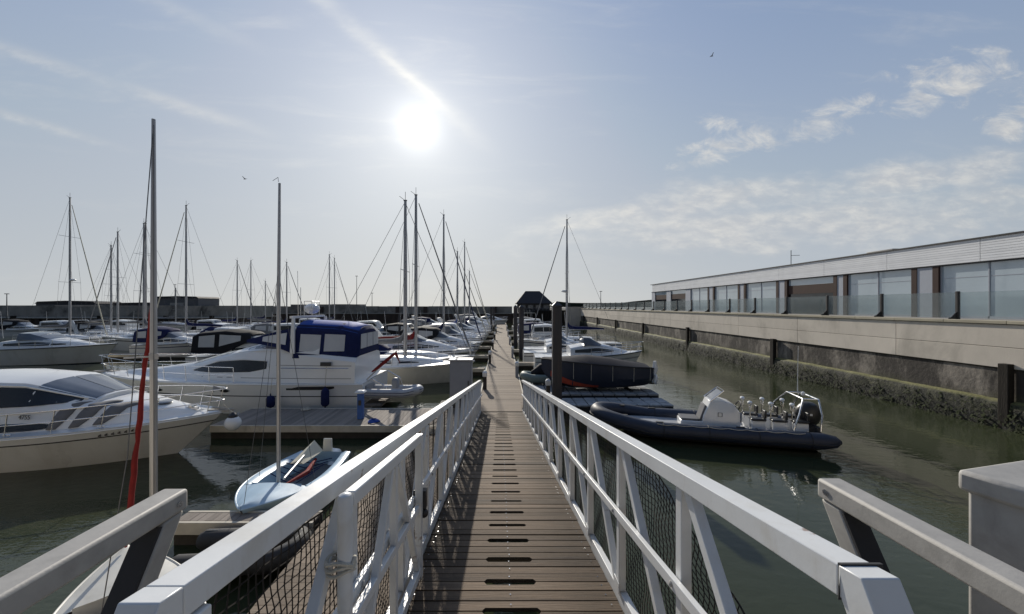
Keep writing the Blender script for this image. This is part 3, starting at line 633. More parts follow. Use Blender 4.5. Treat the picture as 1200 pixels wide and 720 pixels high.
# grey cabinet
t = thing('dock_cabinet', 'tall grey metal cabinet standing at the left edge of the walkway', 'cabinet', (-1.72, 16.2, PZ), worldbuilt=True)
mb = MB(); mb.box(-2.15, -1.25, 15.85, 16.5, -.0, 2.22); mb.build('body', 'cabinet', t, bevel=.012)
mb = MB(); mb.box(-2.11, -1.29, 15.825, 15.847, .55, 2.16); d = mb.build('door', 'cabinet', t, bevel=.006)
mb = MB(); mb.box(-1.4, -1.36, 15.79, 15.823, 1.2, 1.4); mb.build('handle', 'black', d)
mb = MB(); mb.box(-2.2, -1.2, 15.8, 16.55, 2.223, 2.27); mb.build('top', 'cabinet', t, bevel=.01)
mb = MB(); mb.box(-2.6, -1.02, 15.7, 16.6, 0, .40); tag(mb.build('cabinet_plinth', 'beam', loc=(-1.8, 16.1, 0)), 'dark floating base under the grey cabinet', 'pontoon')
# blue power post
t = thing('power_post', 'blue power post with a white cap on the pontoon by the cruiser stern', 'pedestal', (-5.05, 13.75, PZ), group=None)
mb = MB(); mb.box(-.1, .1, -.09, .09, 0, .92); mb.build('post', 'blue_post', t, bevel=.015)
mb = MB(); mb.loft([[(a * q, b * q, z) for a, b in ((-1, -1), (1, -1), (1, 1), (-1, 1))] for q, z in ((.16, .923), (.17, .96), (.12, 1.02))]); mb.build('cap', 'gelcoat', t, bevel=.01)
mb = MB(); mb.box(-.05, .05, -.112, -.092, .5, .68); mb.build('socket', 'black', t)

# ------------------------------------------------------------------ gangway
gw = thing('gangway', 'white railed access ramp with a slotted timber deck sloping down to the pontoon', 'ramp', (0, 1, 2.7), worldbuilt=True)
def gx(Y): return .08 * (1 - Y / 15)
def gz(Y): return CZ - 1.65 - .159 * Y
def G(x, Y, h): return Vector((gx(Y) + x, Y, gz(Y) + h))
YA, YE = .35, 14.75
mb = MB(); SLOTM = []; BW = .1185; y = YA; wr = random.Random(12); i = 0; r = random.Random(2)
while y < YE:
    g = wr.uniform(.009, .019); a, b = y, y + BW - g; dz = r.uniform(-.004, .004); x0 = -.755 + r.uniform(-.004, .004); x1 = .755 + r.uniform(-.004, .004)
    sk = r.uniform(-.004, .004)
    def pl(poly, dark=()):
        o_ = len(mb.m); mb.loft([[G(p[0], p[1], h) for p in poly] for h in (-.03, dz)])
        for k_ in dark: mb.m[o_ + k_] = 1  # slot faces coloured black for the shade down in the slots
    slot = (i % 3 == 0) and y < 13.7
    slotp = (i % 3 == 1) and y < 13.8
    sx = .187
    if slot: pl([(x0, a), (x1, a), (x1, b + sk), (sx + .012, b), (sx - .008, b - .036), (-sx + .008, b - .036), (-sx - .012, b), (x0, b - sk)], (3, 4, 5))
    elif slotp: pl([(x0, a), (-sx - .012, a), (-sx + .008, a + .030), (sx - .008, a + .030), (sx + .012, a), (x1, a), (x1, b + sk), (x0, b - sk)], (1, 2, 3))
    else: pl([(x0, a), (x1, a), (x1, b + sk), (x0, b - sk)])
    y += BW; BW = .1185 + wr.uniform(-.006, .006); i += 1
BW = .1185
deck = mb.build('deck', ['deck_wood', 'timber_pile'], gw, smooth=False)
mb = MB(); r = random.Random(8)
y = YA + .06
while y < 9:
    for x in (-.003, -.7, .69):
        p = G(x + r.uniform(-.006, .006), y, .0045); mb.lathe([(.005, 0), (.005, .0025)], p, 8)
    y += BW
mb.build('screw_heads', 'steel', deck)['kind'] = 'stuff'
mb = MB()
for x in (-.5, 0.5): mb.bar(G(x, YA, -.17), G(x, YE, -.17), .1, .16)
for k in range(14): mb.bar(G(-.74, .6 + k, -.14), G(.74, .6 + k, -.14), .06, .09)
mb.build('under_frame', 'beam', gw, smooth=False)
mb = MB(); mb.hexa([G(-.76, 14.2, .008), G(.76, 14.2, .008), G(.76, 15.55, -.02) + Vector((0, 0, .25)), G(-.76, 15.55, -.02) + Vector((0, 0, .25)), G(-.76, 14.2, .02), G(.76, 14.2, .02), G(.76, 15.55, -.008) + Vector((0, 0, .25)), G(-.76, 15.55, -.008) + Vector((0, 0, .25))])
mb.build('toe_plate', 'pont_wood', gw, smooth=False)
YT = 14.2
for s, ys in ((-1, .765), (1, .855)):
    # handrail: box section with a mitred end that folds down
    mb = MB(); xi, xo, ht, hb = (-.758, -.842, 1.18, 1.108) if s < 0 else (.725, .812, 1.18, 1.105)
    def ring(Y, a=xi, b=xo, h0=hb, h1=ht): return [G(a, Y, h0), G(b, Y, h0), G(b, Y, h1), G(a, Y, h1)]
    mb.loft([ring(YT), ring(ys + .06)])
    e = ring(ys); m0 = [G(xi, ys + .052, hb), G(xo, ys + .052, hb), G(xo, ys, ht), G(xi, ys, ht)]
    f0 = [G(xi, ys - .20, .62), G(xo, ys - .20, .62), G(xo, ys - .28, .62), G(xi, ys - .28, .62)]
    mb.loft([ring(ys + .0585), m0, f0])
    hr = mb.build('handrail', 'white_paint', gw, bevel=.007)
    mb = MB()
    if s > 0: mb.loft([[G(s * .72, ys + .053, hb - .005), G(s * .827, ys + .053, hb - .005), G(s * .827, ys + .053, ht + .004), G(s * .727, ys + .053, ht + .004)], [G(s * .727, ys + .062, hb - .005), G(s * .827, ys + .062, hb - .005), G(s * .827, ys + .062, ht + .004), G(s * .727, ys + .062, ht + .004)]])
    if s > 0: mb.build('joint_gasket', 'rubber', hr, smooth=False)
    # lower leg of the end frame
    mb = MB(); mb.loft([[G(xi, ys - .20, .617), G(xo, ys - .20, .617), G(xo, ys - .28, .617), G(xi, ys - .28, .617)], [G(xi, ys - .22, -.1), G(xo, ys - .22, -.1), G(xo, ys - .30, -.1), G(xi, ys - .30, -.1)]]); mb.build('end_leg', 'white_paint', hr, bevel=.006)
    mb = MB(); mb.bar(G(s * .735, ys, .64), G(s * .735, YT, .64), .03, .055); mb.build('mid_rail', 'white_paint', gw, bevel=.004)
    mb = MB(); mb.bar(G(s * .785, YA, .015), G(s * .785, YT, .015), .05, .13); mb.build('toe_kerb', 'white_paint', gw, bevel=.005)
    for k in range(15):
        Yk = .87 + .92 * k
        if Yk > YT: break
        mb = MB(); mb.hexa([G(s * .752, Yk - .028, .082), G(s * .802, Yk - .028, .082), G(s * .802, Yk + .028, .082), G(s * .752, Yk + .028, .082), G(s * .752, Yk - .028, 1.098), G(s * .802, Yk - .028, 1.104), G(s * .802, Yk + .028, 1.104), G(s * .752, Yk + .028, 1.098)])
        mb.build('upright', 'white_paint', hr, bevel=.004)
        if k < 6:
            mb = MB(); mb.lathe([(.013, 0), (.013, .006), (.006, .010)], G(s * .719, Yk, .64), 8, axis=(-s, 0, 0)); mb.build('bolt', 'galv', hr)
            mb = MB(); mb.box(*sorted((gx(Yk) + s * .7505, gx(Yk) + s * .744)), Yk - .05, Yk + .06, gz(Yk) + .085, gz(Yk) + .155); mb.build('gusset_plate', 'white_paint', hr, bevel=.002)
        if k < 14 and Yk + .92 < YT:
            Yn = Yk + .92
            mb = MB(); mb.hexa([G(s * .754, Yk + .032, .083), G(s * .800, Yk + .032, .083), G(s * .800, Yk + .095, .083), G(s * .754, Yk + .095, .083), G(s * .754, Yn - .095, 1.097), G(s * .800, Yn - .095, 1.097), G(s * .800, Yn - .032, 1.097), G(s * .754, Yn - .032, 1.097)])
            mb.build('brace', 'white_paint', hr, bevel=.004)
    # net of tarred cord on the outside of the rail
    mb = MB(); r = random.Random(11 + s); xn = s * .812; step = .041; ny = int((YT - .5) / step); nh = 26
    def NP(i, j):
        Yp = .5 + i * step; top = 1.085
        if s > 0 and Yp < 2.2: top = 1.085 - .62 * ((2.2 - Yp) / 1.7) ** .8
        if s < 0: top -= .03 * abs(math.sin(Yp * 3.1))
        h = .05 + (top - .05) * j / nh
        return G(xn + s * .006 * math.sin(i * .9 + j * .7), Yp + .006 * math.sin(j * 1.3 + i * .35), h)
    rad = .0026
    for i in range(ny): mb.tube([NP(i, j) for j in range(0, nh + 1)] if i < 80 else [NP(i, 0), NP(i, 9), NP(i, 18), NP(i, nh)], rad, 4)
    for j in range(nh + 1): mb.tube([NP(i, j) for i in (list(range(0, 80)) + list(range(80, ny, 6)))], rad * (1.6 if j == nh else 1), 4)
    if s < 0 or s > 0: mb.build('netting', 'net', gw, smooth=False)
# rope lashing and bolts of the folded gate
gt = thing('ramp_gate', 'white tubular gate folded back against the left railing of the ramp', 'gate', (-.66, 2.2, 2.4), worldbuilt=True)
ga, gb, gxx = 1.56, 2.88, -.692
mb = MB(); mb.bar(G(gxx, ga + .0, 1.115), G(gxx, gb, 1.115), .05, .06); fr = mb.build('top_bar', 'white_paint', gt, bevel=.006)
mb = MB(); mb.bar(G(gxx, ga, .12), G(gxx, gb, .12), .045, .06); mb.build('bottom_bar', 'white_paint', gt, bevel=.005)
mb = MB(); mb.bar(G(gxx, ga + .034, .60), G(gxx, gb - .034, .60), .035, .05); mb.build('middle_bar', 'white_paint', gt, bevel=.005)
mb = MB(); mb.lathe([(.029, 0), (.029, 1.10), (.024, 1.115), (.012, 1.122)], G(gxx, ga - .04, .03), 14); mb.build('hinge_post', 'white_paint', gt)
mb = MB(); mb.bar(G(gxx, gb + .03, .06), G(gxx, gb + .03, 1.14), .05, .055, up=(0, 1, 0)); mb.build('latch_post', 'white_paint', gt, bevel=.005)
mb = MB(); mb.bar(G(gxx, (ga + gb) / 2, .152), G(gxx, (ga + gb) / 2, 1.083), .04, .045, up=(0, 1, 0)); mb.build('upright', 'white_paint', gt, bevel=.004)
mb = MB(); mb.bar(G(gxx, ga + .06, .155), G(gxx, (ga + gb) / 2 - .06, 1.08), .038, .04); mb.build('brace', 'white_paint', gt, bevel=.004)
mb = MB(); mb.bar(G(gxx, (ga + gb) / 2 + .06, 1.08), G(gxx, gb - .04, .155), .038, .04); mb.build('brace', 'white_paint', gt, bevel=.004)
mb = MB(); mb.box(gx(2.9) + gxx - .05, gx(2.9) + gxx + .05, 2.93, 2.99, gz(2.9) + .56, gz(2.9) + .70); mb.ball(G(gxx + .03, 2.95, .53), .035, 10); mb.build('padlock', 'black', gt, bevel=.005)
mb = MB()
for k in range(3):
    c = G(gxx - .02, ga - .035, .85 + k * .018); mb.tube([c + Vector((.055 * math.cos(a * math.pi / 8), .040 * math.sin(a * math.pi / 8), .01 * math.sin(a + k))) for a in range(16)], .008, 6, closed=True)
tag(mb.build('rope_lashing', 'rope', loc=G(gxx, ga, .86)), 'pale rope lashing tied round the gate post at the left railing', 'rope')

# ------------------------------------------------------------------ galvanised quay rails
for s, tip, lab in ((-1, 1.65, 'left galvanised steel handrail of the quay with a raking strut'), (1, 1.75, 'right galvanised steel handrail of the quay with a raking strut')):
    z = CZ - .78; xi = s * (1.345 if s < 0 else 1.435); xo = xi + s * .105
    t = thing('quay_handrail', lab, 'handrail', (xi, .5, 2.82), worldbuilt=True)
    sl = -.012
    mb = MB(); mb.loft([[(xi, Y, z - .085), (xo, Y, z - .085), (xo, Y, z), (xi, Y, z)] for Y in (tip, -.9)]); mb.build('rail', 'galv', t, bevel=.012)
    mb = MB(); mb.lathe([(.013, 0), (.013, .004), (.006, .005)], (xi - s * .001, tip - .05, z - .045), 10, axis=(-s, 0, 0)); mb.build('bolt', 'steel', t)
    a, b = xi + s * .008, xo - s * .008
    mb = MB(); mb.loft([[(a, tip - .01, z - .088), (b, tip - .01, z - .088), (b, tip - .11, z - .088), (a, tip - .11, z - .088)], [(a, tip - .47, 2.83), (b, tip - .47, 2.83), (b, tip - .57, 2.83), (a, tip - .57, 2.83)]]); sto = mb.build('strut', 'galv', t, bevel=.01)
    mb = MB(); dn = Vector((0, -.85, .36)).normalized() * .004; q0 = [Vector((a, tip - .118, z - .10)), Vector((b, tip - .118, z - .10)), Vector((b, tip - .575, 2.85)), Vector((a, tip - .575, 2.85))]  # thin black strip added for the shade on the strut's upper face
    mb.hexa([p + dn * 0 for p in q0] + [p + dn * 3 for p in q0]); mb.build('strut_shade', 'rubber', sto, smooth=False)
    mb = MB(); mb.box(min(a, b), max(a, b), -.85, -.76, 2.82, z - .088); mb.build('post', 'galv', t, bevel=.01)
# steel cabinet with capped top on the right
ct = thing('steel_bollard_cabinet', 'grey galvanised steel cabinet with an overhanging lid at the quay edge', 'cabinet', (1.775, 1.5, 2.845), rz=R(14))
mb = MB(); mb.box(.02, .62, -.60, -.02, 0, .955); mb.build('body', 'galv', ct, bevel=.012)
mb = MB(); mb.box(0, .66, -.205, 0, .92, 1.0); mb.build('lid', 'galv', ct, bevel=.016)
mb = MB(); mb.box(0, .66, -.64, -.213, .917, .997); l = mb.build('lid', 'galv', ct, bevel=.016)
mb = MB(); mb.lathe([(.016, 0), (.016, .004), (.008, .006)], (-.001, -.25, .955), 10, axis=(-1, 0, 0)); mb.build('bolt', 'steel', l)
mb = MB(); mb.box(.012, .018, -.45, -.40, .1, .9); mb.build('door_gap', 'rubber', ct, smooth=False)
# ------------------------------------------------------------------ boat kit
class Hull:
    def __init__(s, L, B, fs, fb, rake=1.2, tm=.4, p=2.4, stern=.86, w0=.86, w1=.32, zk=-.3, srake=0.0, pw=.7):
        s.__dict__.update(L=L, B=B, fs=fs, fb=fb, rake=rake, tm=tm, p=p, stern=stern, w0=w0, w1=w1, zk=zk, srake=srake, pw=pw)
    def half(s, t):
        if t < s.tm: return s.B / 2 * (s.stern + (1 - s.stern) * math.sin(math.pi / 2 * t / s.tm))
        return s.B / 2 * max(.012, 1 - ((t - s.tm) / (1 - s.tm)) ** s.p) ** .92
    def sheer(s, t): return s.fs + (s.fb - s.fs) * t ** 1.7
    def x(s, t, l): return t * (s.L - s.rake * (1 - l) * t * t) + s.srake * (1 - t) ** 3 * (l if s.srake > 0 else 1 - l) * abs(s.srake)
    def w(s, t, l):
        wl = s.w0 - (s.w0 - s.w1) * t ** 2
        return s.half(t) * (wl + (1 - wl) * max(l, 0) ** s.pw)
    def z(s, t, l): return s.zk + (s.sheer(t) - s.zk) * l
    def gun(s, t, side=1, inset=0.0, dz=0.0): return Vector((s.x(t, 1), side * max(.0, s.half(t) - inset), s.sheer(t) + dz))
    def t_at(s, x): return max(0, min(1, x / s.L))
    def side(s, x, z, side=1, eps=.012):
        t = s.t_at(x); l = (z - s.zk) / (s.sheer(t) - s.zk)
        # correct t for bow rake
        for _ in range(4): t = min(1, max(0, t + (x - s.x(t, l)) / s.L)); l = (z - s.zk) / (s.sheer(t) - s.zk)
        return Vector((x, side * (s.w(t, l) + eps), z))
    def make(s, parent, mats, bands, nt=26, deck='gelcoat', rub='black', rr=.03, drop=.02):
        """bands: list of (level_top, material slot)"""
        lv = [0.0, .12, .22, .34, .5, .7, .86, 1.0]
        lv = sorted(set(lv + [b[0] for b in bands]))
        mb = MB(); ts = [1 - (1 - i / nt) ** 1.25 for i in range(nt + 1)]
        for a, b in zip(lv[:-1], lv[1:]):
            slot = next(m for top, m in bands if b <= top + 1e-6)
            for sd in (1, -1):
                mb.loft([[Vector((s.x(t, l), sd * s.w(t, l), s.z(t, l))) for l in (a, b)] for t in ts], False, False, slot, close=False)
        # transom
        tr = [Vector((s.x(0, l), s.w(0, l), s.z(0, l))) for l in lv] + [Vector((s.x(0, l), -s.w(0, l), s.z(0, l))) for l in reversed(lv)]
        mb.add(tr, [tuple(range(len(tr)))], bands[-1][1])
        h = mb.build('hull', mats, parent, angle=40)
        mb = MB(); mb.loft([[Vector((s.x(t, 1), q * max(.004, s.half(t) - .012), s.sheer(t) - drop + .05 * (1 - q * q))) for q in (-1, -.5, 0, .5, 1)] for t in ts], False, False, close=False)
        mb.build('deck', deck, parent, angle=40)
        if rub:
            mb = MB()
            mb.tube([s.gun(t, 1, -.01, -.05) for t in ts] + [s.gun(t, -1, -.01, -.05) for t in reversed(ts[:-1])], rr, 6); mb.build('rub_rail', rub, parent)
        return h

class Cabin:
    def __init__(s, st, crown=.06, r=.12): s.st = st; s.crown = crown; s.r = r
    def at(s, x):
        st = s.st
        if x <= st[0][0]: return st[0][1:]
        for a, b in zip(st[:-1], st[1:]):
            if x <= b[0]:
                t = (x - a[0]) / max(1e-6, b[0] - a[0]); return tuple(lerp(p, q, t) for p, q in zip(a[1:], b[1:]))
        return st[-1][1:]
    def rad(s, x): zb, zt, wb, w2 = s.at(x); return min(s.r, max(.01, (zt - zb) * .4), w2 * .4)
    def y(s, x, z):
        zb, zt, wb, w2 = s.at(x); r = s.rad(x); return lerp(wb, w2, max(0, min(1, (z - zb) / max(.01, zt - r - zb))))
    def roof(s, x, y):
        zb, zt, wb, w2 = s.at(x); r = s.rad(x); y = abs(y)
        if y < w2 * .5: return zt + s.crown * (1 - .25 * y / (.5 * w2))
        e = w2 - .7 * r
        if y < e: return lerp(zt + .75 * s.crown, zt - .25 * r, (y - w2 * .5) / max(.01, e - w2 * .5))
        return lerp(zt - .25 * r, zt - r, min(1, (y - e) / (.7 * r)))
    def make(s, name, m, parent, sub=3, angle=32):
        xs = []
        for a, b in zip(s.st[:-1], s.st[1:]):
            for i in range(sub): xs.append(lerp(a[0], b[0], i / sub))
        xs.append(s.st[-1][0]); rings = []
        for x in xs:
            zb, zt, wb, w2 = s.at(x); r = s.rad(x); c = s.crown
            h = [(wb, zb), (lerp(wb, w2, .5), lerp(zb, zt - r, .5)), (w2, zt - r), (w2 - .7 * r, zt - .25 * r), (w2 * .5, zt + .75 * c), (0, zt + c)]
            rings.append([Vector((x, -p[0], p[1])) for p in h] + [Vector((x, p[0], p[1])) for p in reversed(h[:-1])])
        mb = MB(); mb.loft(rings); return mb.build(name, m, parent, angle=angle)
    def side_window(s, m, parent, pts_lo, pts_hi, sides=(1, -1), name='window', eps=.012, n=14):
        """pts: [(x,z)...] polylines for lower and upper edges over the same x range"""
        def zi(p, x):
            if x <= p[0][0]: return p[0][1]
            for a, b in zip(p[:-1], p[1:]):
                if x <= b[0]: return lerp(a[1], b[1], (x - a[0]) / max(1e-6, b[0] - a[0]))
            return p[-1][1]
        x0, x1 = pts_lo[0][0], pts_lo[-1][0]; out = None
        for sd in sides:
            mb = MB(); rows = []
            for i in range(n + 1):
                x = lerp(x0, x1, i / n); a, b = zi(pts_lo, x), zi(pts_hi, x)
                rows.append([Vector((x, sd * (s.y(x, lerp(a, b, k / 2)) + eps), lerp(a, b, k / 2))) for k in range(3)])
            mb.grid(rows); out = mb.build(name, m, parent, angle=30)
        return out
    def roof_patch(s, m, parent, xa, xb, fa=-.85, fb=.85, name='windscreen', eps=.012, n=6, k=8):
        mb = MB(); rows = []
        for i in range(n + 1):
            x = lerp(xa, xb, i / n); w2 = s.at(x)[3]
            rows.append([Vector((x + eps * .6, lerp(fa, fb, j / k) * w2, s.roof(x, lerp(fa, fb, j / k) * w2) + eps)) for j in range(k + 1)])
        mb.grid(rows); return mb.build(name, m, parent, angle=30)

def guard_rail(hull, parent, t0, t1, h, n=8, inset=.08, r=.013, mid=True, rise=0.0, bow=True, m='steel', lean=0.0, name='guard_rail'):
    mb = MB(); ts = [lerp(t0, t1, i / n) for i in range(n + 1)]
    def P(t, sd, hh): 
        g = hull.gun(t, sd, inset); k = (t - t0) / (t1 - t0); return g + Vector((lean * hh * k, 0, hh + rise * k * hh / h))
    for frac in ((1.0, .5) if mid else (1.0,)):
        line = [P(t, 1, h * frac) for t in ts]
        other = [P(t, -1, h * frac) for t in reversed(ts)]
        if bow: mb.tube(line + [line[-1] + Vector((.22, -hull.half(t1) * .5, .0)), other[0] + Vector((.22, hull.half(t1) * .5, .0))] + other, r, 6)
        else: mb.tube(line, r, 6); mb.tube(other, r, 6)
    for t in ts:
        for sd in (1, -1): mb.tube([P(t, sd, 0), P(t, sd, h)], r, 6)
    return mb.build(name, m, parent)

def fender(p, L=.55, r=.11, m='navy', name='fender', label='', top=None, rz=0):
    mb = MB(); mb.lathe([(.02, L / 2 + .08), (.03, L / 2), (r * .7, L / 2 - .04), (r, L / 2 - .12), (r, -L / 2 + .12), (r * .7, -L / 2 + .04), (.03, -L / 2), (.02, -L / 2 - .05)], p, 12)
    t = tag(mb.build(name, m, loc=p), label, 'fender', 'fenders hanging over boat sides')
    mb = MB(); mb.tube([Vector(p) + Vector((0, 0, L / 2 + .05)), Vector(top)], .012, 5); OFF[t] = Vector(p); mb.build('lanyard', 'rope', t)
    return t

# -------------------------------------------------------------- big cruiser, lower left
lc = thing('motor_cruiser', 'large white motor cruiser with grey windscreen and number 4755, nearest on the left', 'boat', (-19.55, 11.55, 0), rz=R(1))
H = Hull(11.1, 3.7, .92, 1.30, rake=1.75, tm=.5, p=2.3, stern=.9, w0=.84, w1=.16, pw=.8)
H.make(lc, ['antifoul', 'hull_grey', 'gelcoat', 'black'], [(.16, 0), (.80, 1), (.825, 3), (1.0, 2)], nt=34, rub='gelcoat', rr=.022)
trunk = Cabin([(.8, .85, 1.58, 1.5, 1.40), (5.5, .92, 1.62, 1.48, 1.30), (7.6, 1.02, 1.74, 1.28, 1.02), (8.6, 1.10, 1.62, 1.05, .80), (9.8, 1.18, 1.42, .68, .45), (10.35, 1.24, 1.29, .4, .2)], crown=.05, r=.14)
tb = trunk.make('coachroof', 'gelcoat', lc)
top = Cabin([(1.0, 1.50, 2.36, 1.40, 1.20), (4.4, 1.54, 2.44, 1.38, 1.16), (6.25, 1.58, 2.34, 1.27, .98), (6.55, 1.60, 2.27, 1.24, .94), (7.9, 1.66, 1.80, .98, .62)], crown=.08, r=.08)
tp = top.make('wheelhouse', 'gelcoat', lc)
top.side_window('dark_glass', tp, [(1.2, 1.68), (5.4, 1.70), (6.6, 1.735), (7.6, 1.79)], [(1.2, 2.20), (4.6, 2.29), (6.3, 2.21), (6.6, 2.14), (7.6, 1.84)], name='side_window', n=20)
top.roof_patch('grey_glass', tp, 6.56, 7.82, -.98, -.02); top.roof_patch('grey_glass', tp, 6.56, 7.82, .02, .98)
mb = MB()
for sd in (1, -1):
    mb.tube([Vector((x, sd * (top.y(x, z) + .02), z)) for x, z in ((1.0, 2.24), (4.6, 2.33), (6.3, 2.25), (6.6, 2.17), (7.7, 1.84))], .025, 6)
mb.build('window_trim', 'gelcoat', tp)
trunk.side_window('dark_glass', tb, [(3.2, 1.0), (5.2, 1.05), (7.0, 1.12), (7.4, 1.22)], [(3.2, 1.24), (5.2, 1.28), (6.9, 1.30), (7.4, 1.24)], name='cabin_window')
for k in range(3):
    x = 7.30 + k * .52
    def cp(xx, q):
        zb, zt, wb, w2 = trunk.at(xx); y = lerp(wb * .99, w2 * .45, q); z = lerp(zb + .10, trunk.roof(xx, y), min(1, q * 2)) if q < .5 else trunk.roof(xx, y)
        if q < .5: y = trunk.y(xx, z)
        return y, z
    mb = MB(); rows = []
    for i in range(9):
        q = i / 8; wdt = .13 * math.sin(math.pi * (.12 + .80 * q)) + .05; xx = x + q * .50; rows.append([])
        for jx in (-wdt, 0, wdt):
            y, z = cp(xx + jx, q); rows[-1].append(Vector((xx + jx, -y - .035 * (1 if q < .55 else .2), z + .035)))
    mb.grid(rows); o = mb.build('sun_pad', 'seat_grey', tb); sm = o.modifiers.new('thick', 'SOLIDIFY'); sm.thickness = .05
mb = MB(); hx = trunk.at(9.35); mb.lathe([(.24, 0), (.26, .03), (.22, .05), (.02, .06)], (9.25, -.05, trunk.roof(9.25, 0) - .01), 16); mb.build('hatch', 'grey_glass', lc)
pz = 1.45; text_mesh('number_plate', '4755', .17, 'black', tb, (6.55, -(trunk.y(6.55, pz) + .03), pz), (R(80), 0, R(-3)))
mb = MB(); hs = []
for i in range(7):
    x = 8.62 + i * .13; p = H.side(x, .98 + .012 * i, -1, .004); mb.box(p.x - .04, p.x + .035, p.y - .003, p.y + .004, p.z - .045, p.z + .03 + .02 * (i % 2))
mb.build('name_lettering', 'black', lc, smooth=False)
guard_rail(H, lc, .32, .965, .52, n=7, inset=.10, rise=.16, lean=.35)
mb = MB(); mb.box(10.6, 11.25, -.07, .07, 1.27, 1.33); mb.tube([(10.7, 0, 1.38), (11.35, 0, 1.32), (11.4, 0, 1.15)], .03, 6); mb.tube([(11.4, -.18, 1.18), (11.42, 0, 1.1), (11.4, .18, 1.18)], .03, 6); mb.build('anchor', 'galv', lc)
mb = MB(); mb.lathe([(.05, 0), (.06, .08), (.11, .10), (.11, .14)], (10.1, 0, 1.33), 10); mb.box(9.9, 10.35, -.12, -.06, 1.36, 1.42); mb.build('windlass', 'steel', lc)
for t in (.6, .78):
    mb = MB(); g = H.gun(t, -1, .12); mb.tube([g + Vector((-.11, 0, .05)), g + Vector((.11, 0, .05))], .016, 6); mb.tube([g + Vector((-.05, 0, -.02)), g + Vector((-.05, 0, .05))], .014, 5); mb.tube([g + Vector((.05, 0, -.02)), g + Vector((.05, 0, .05))], .014, 5); mb.build('cleat', 'steel', lc)
mb = MB(); g = H.gun(.97, -1); mb.prism([(10.72, 1.86), (10.98, 1.98), (10.74, 2.06)], 'y', -.012, .0); mb.build('pennant', 'cabinet', lc, smooth=False)
# white ball fender off the bow
p = Vector((-7.95, 11.5, 0)); p = W(273, 496, 11.45)
mb = MB(); mb.ball(p, .225, 18, sq=(1, 1, .98)); f = tag(mb.build('ball_fender', 'gelcoat', loc=p), 'round white ball fender hanging off the bow of the nearest cruiser', 'fender')
OFF[f] = p; mb = MB(); mb.lathe([(.13, .17), (.11, .25), (.05, .30), (.03, .33)], p, 12); mb.build('fender_cap', 'black', f); mb = MB(); mb.tube([p + Vector((0, 0, .3)), W(262, 474, 11.5)], .014, 5); mb.build('lanyard', 'rope', f)

# -------------------------------------------------------------- flybridge cruiser with blue canopy
fc = thing('motor_cruiser', 'white flybridge cruiser with blue canopy moored stern to the right behind the cross pontoon', 'boat', (-5.75, 17.6, 0), rz=R(180))
H = Hull(12.6, 3.8, 1.28, 1.50, rake=1.5, tm=.42, p=2.5, stern=.92, w0=.88, w1=.22, zk=-.35, srake=-.0)
H.make(fc, ['antifoul', 'gelcoat', 'black'], [(.18, 0), (.66, 1), (.685, 2), (1.0, 1)], nt=34, rub='gelcoat')
sup = Cabin([(.35, 1.1, 2.34, 1.72, 1.62), (1.8, 1.1, 2.52, 1.74, 1.62), (3.6, 1.15, 2.72, 1.70, 1.45), (5.2, 1.18, 2.62, 1.62, 1.28), (6.6, 1.24, 2.32, 1.48, 1.05), (8.0, 1.3, 1.90, 1.25, .85), (9.6, 1.38, 1.66, .9, .6), (11.2, 1.44, 1.52, .5, .3)], crown=.08, r=.2)
sp = sup.make('superstructure', 'gelcoat', fc)
sup.side_window('dark_glass', sp, [(4.1, 1.86), (4.8, 1.72), (6.6, 1.66), (7.55, 1.70)], [(4.1, 2.16), (5.2, 2.20), (6.4, 2.10), (7.55, 1.76)], name='side_window')
sup.roof_patch('grey_glass', sp, 6.0, 7.8, -.8, -.04); sup.roof_patch('grey_glass', sp, 6.0, 7.8, .04, .8)
mb = MB()
for sd in (1, -1):
    mb.tube([Vector((x, sd * (sup.y(x, z) + .02), z)) for x, z in ((4.0, 1.9), (4.1, 2.19), (5.2, 2.23), (6.4, 2.13), (7.6, 1.74))], .02, 6)
mb.build('window_trim', 'gelcoat', sp)
for z_, xa, xb in ((1.46, .5, 7.0), (1.98, .5, 3.7)):
    sup.side_window('seat_grey', sp, [(xa, z_), (xb, z_ + .02)], [(xa, z_ + .022), (xb, z_ + .042)], name='moulding_line', n=10, eps=.006)
mb = MB()
for sd in (1, -1): mb.tube([(x, sd * (sup.y(x, 1.6) + .03), 1.62 + (.28 if x < 5 else .20)) for x in (.6, 2.0, 3.6)], .014, 5)
mb.build('hand_rail', 'steel', sp)
# raised bridge coaming with swept screen
br = Cabin([(1.9, 2.45, 2.85, 1.55, 1.45), (3.2, 2.55, 3.05, 1.5, 1.3), (4.3, 2.6, 2.98, 1.36, 1.1), (5.6, 2.5, 2.62, 1.1, .8)], crown=.05, r=.1)
b2 = br.make('bridge_coaming', 'gelcoat', fc)
br.side_window('grey_glass', b2, [(2.5, 2.66), (4.4, 2.68), (5.2, 2.60)], [(2.5, 2.92), (3.6, 2.93), (4.4, 2.86), (5.2, 2.66)], name='bridge_screen')
br.roof_patch('grey_glass', b2, 4.4, 5.5, -.9, .9)
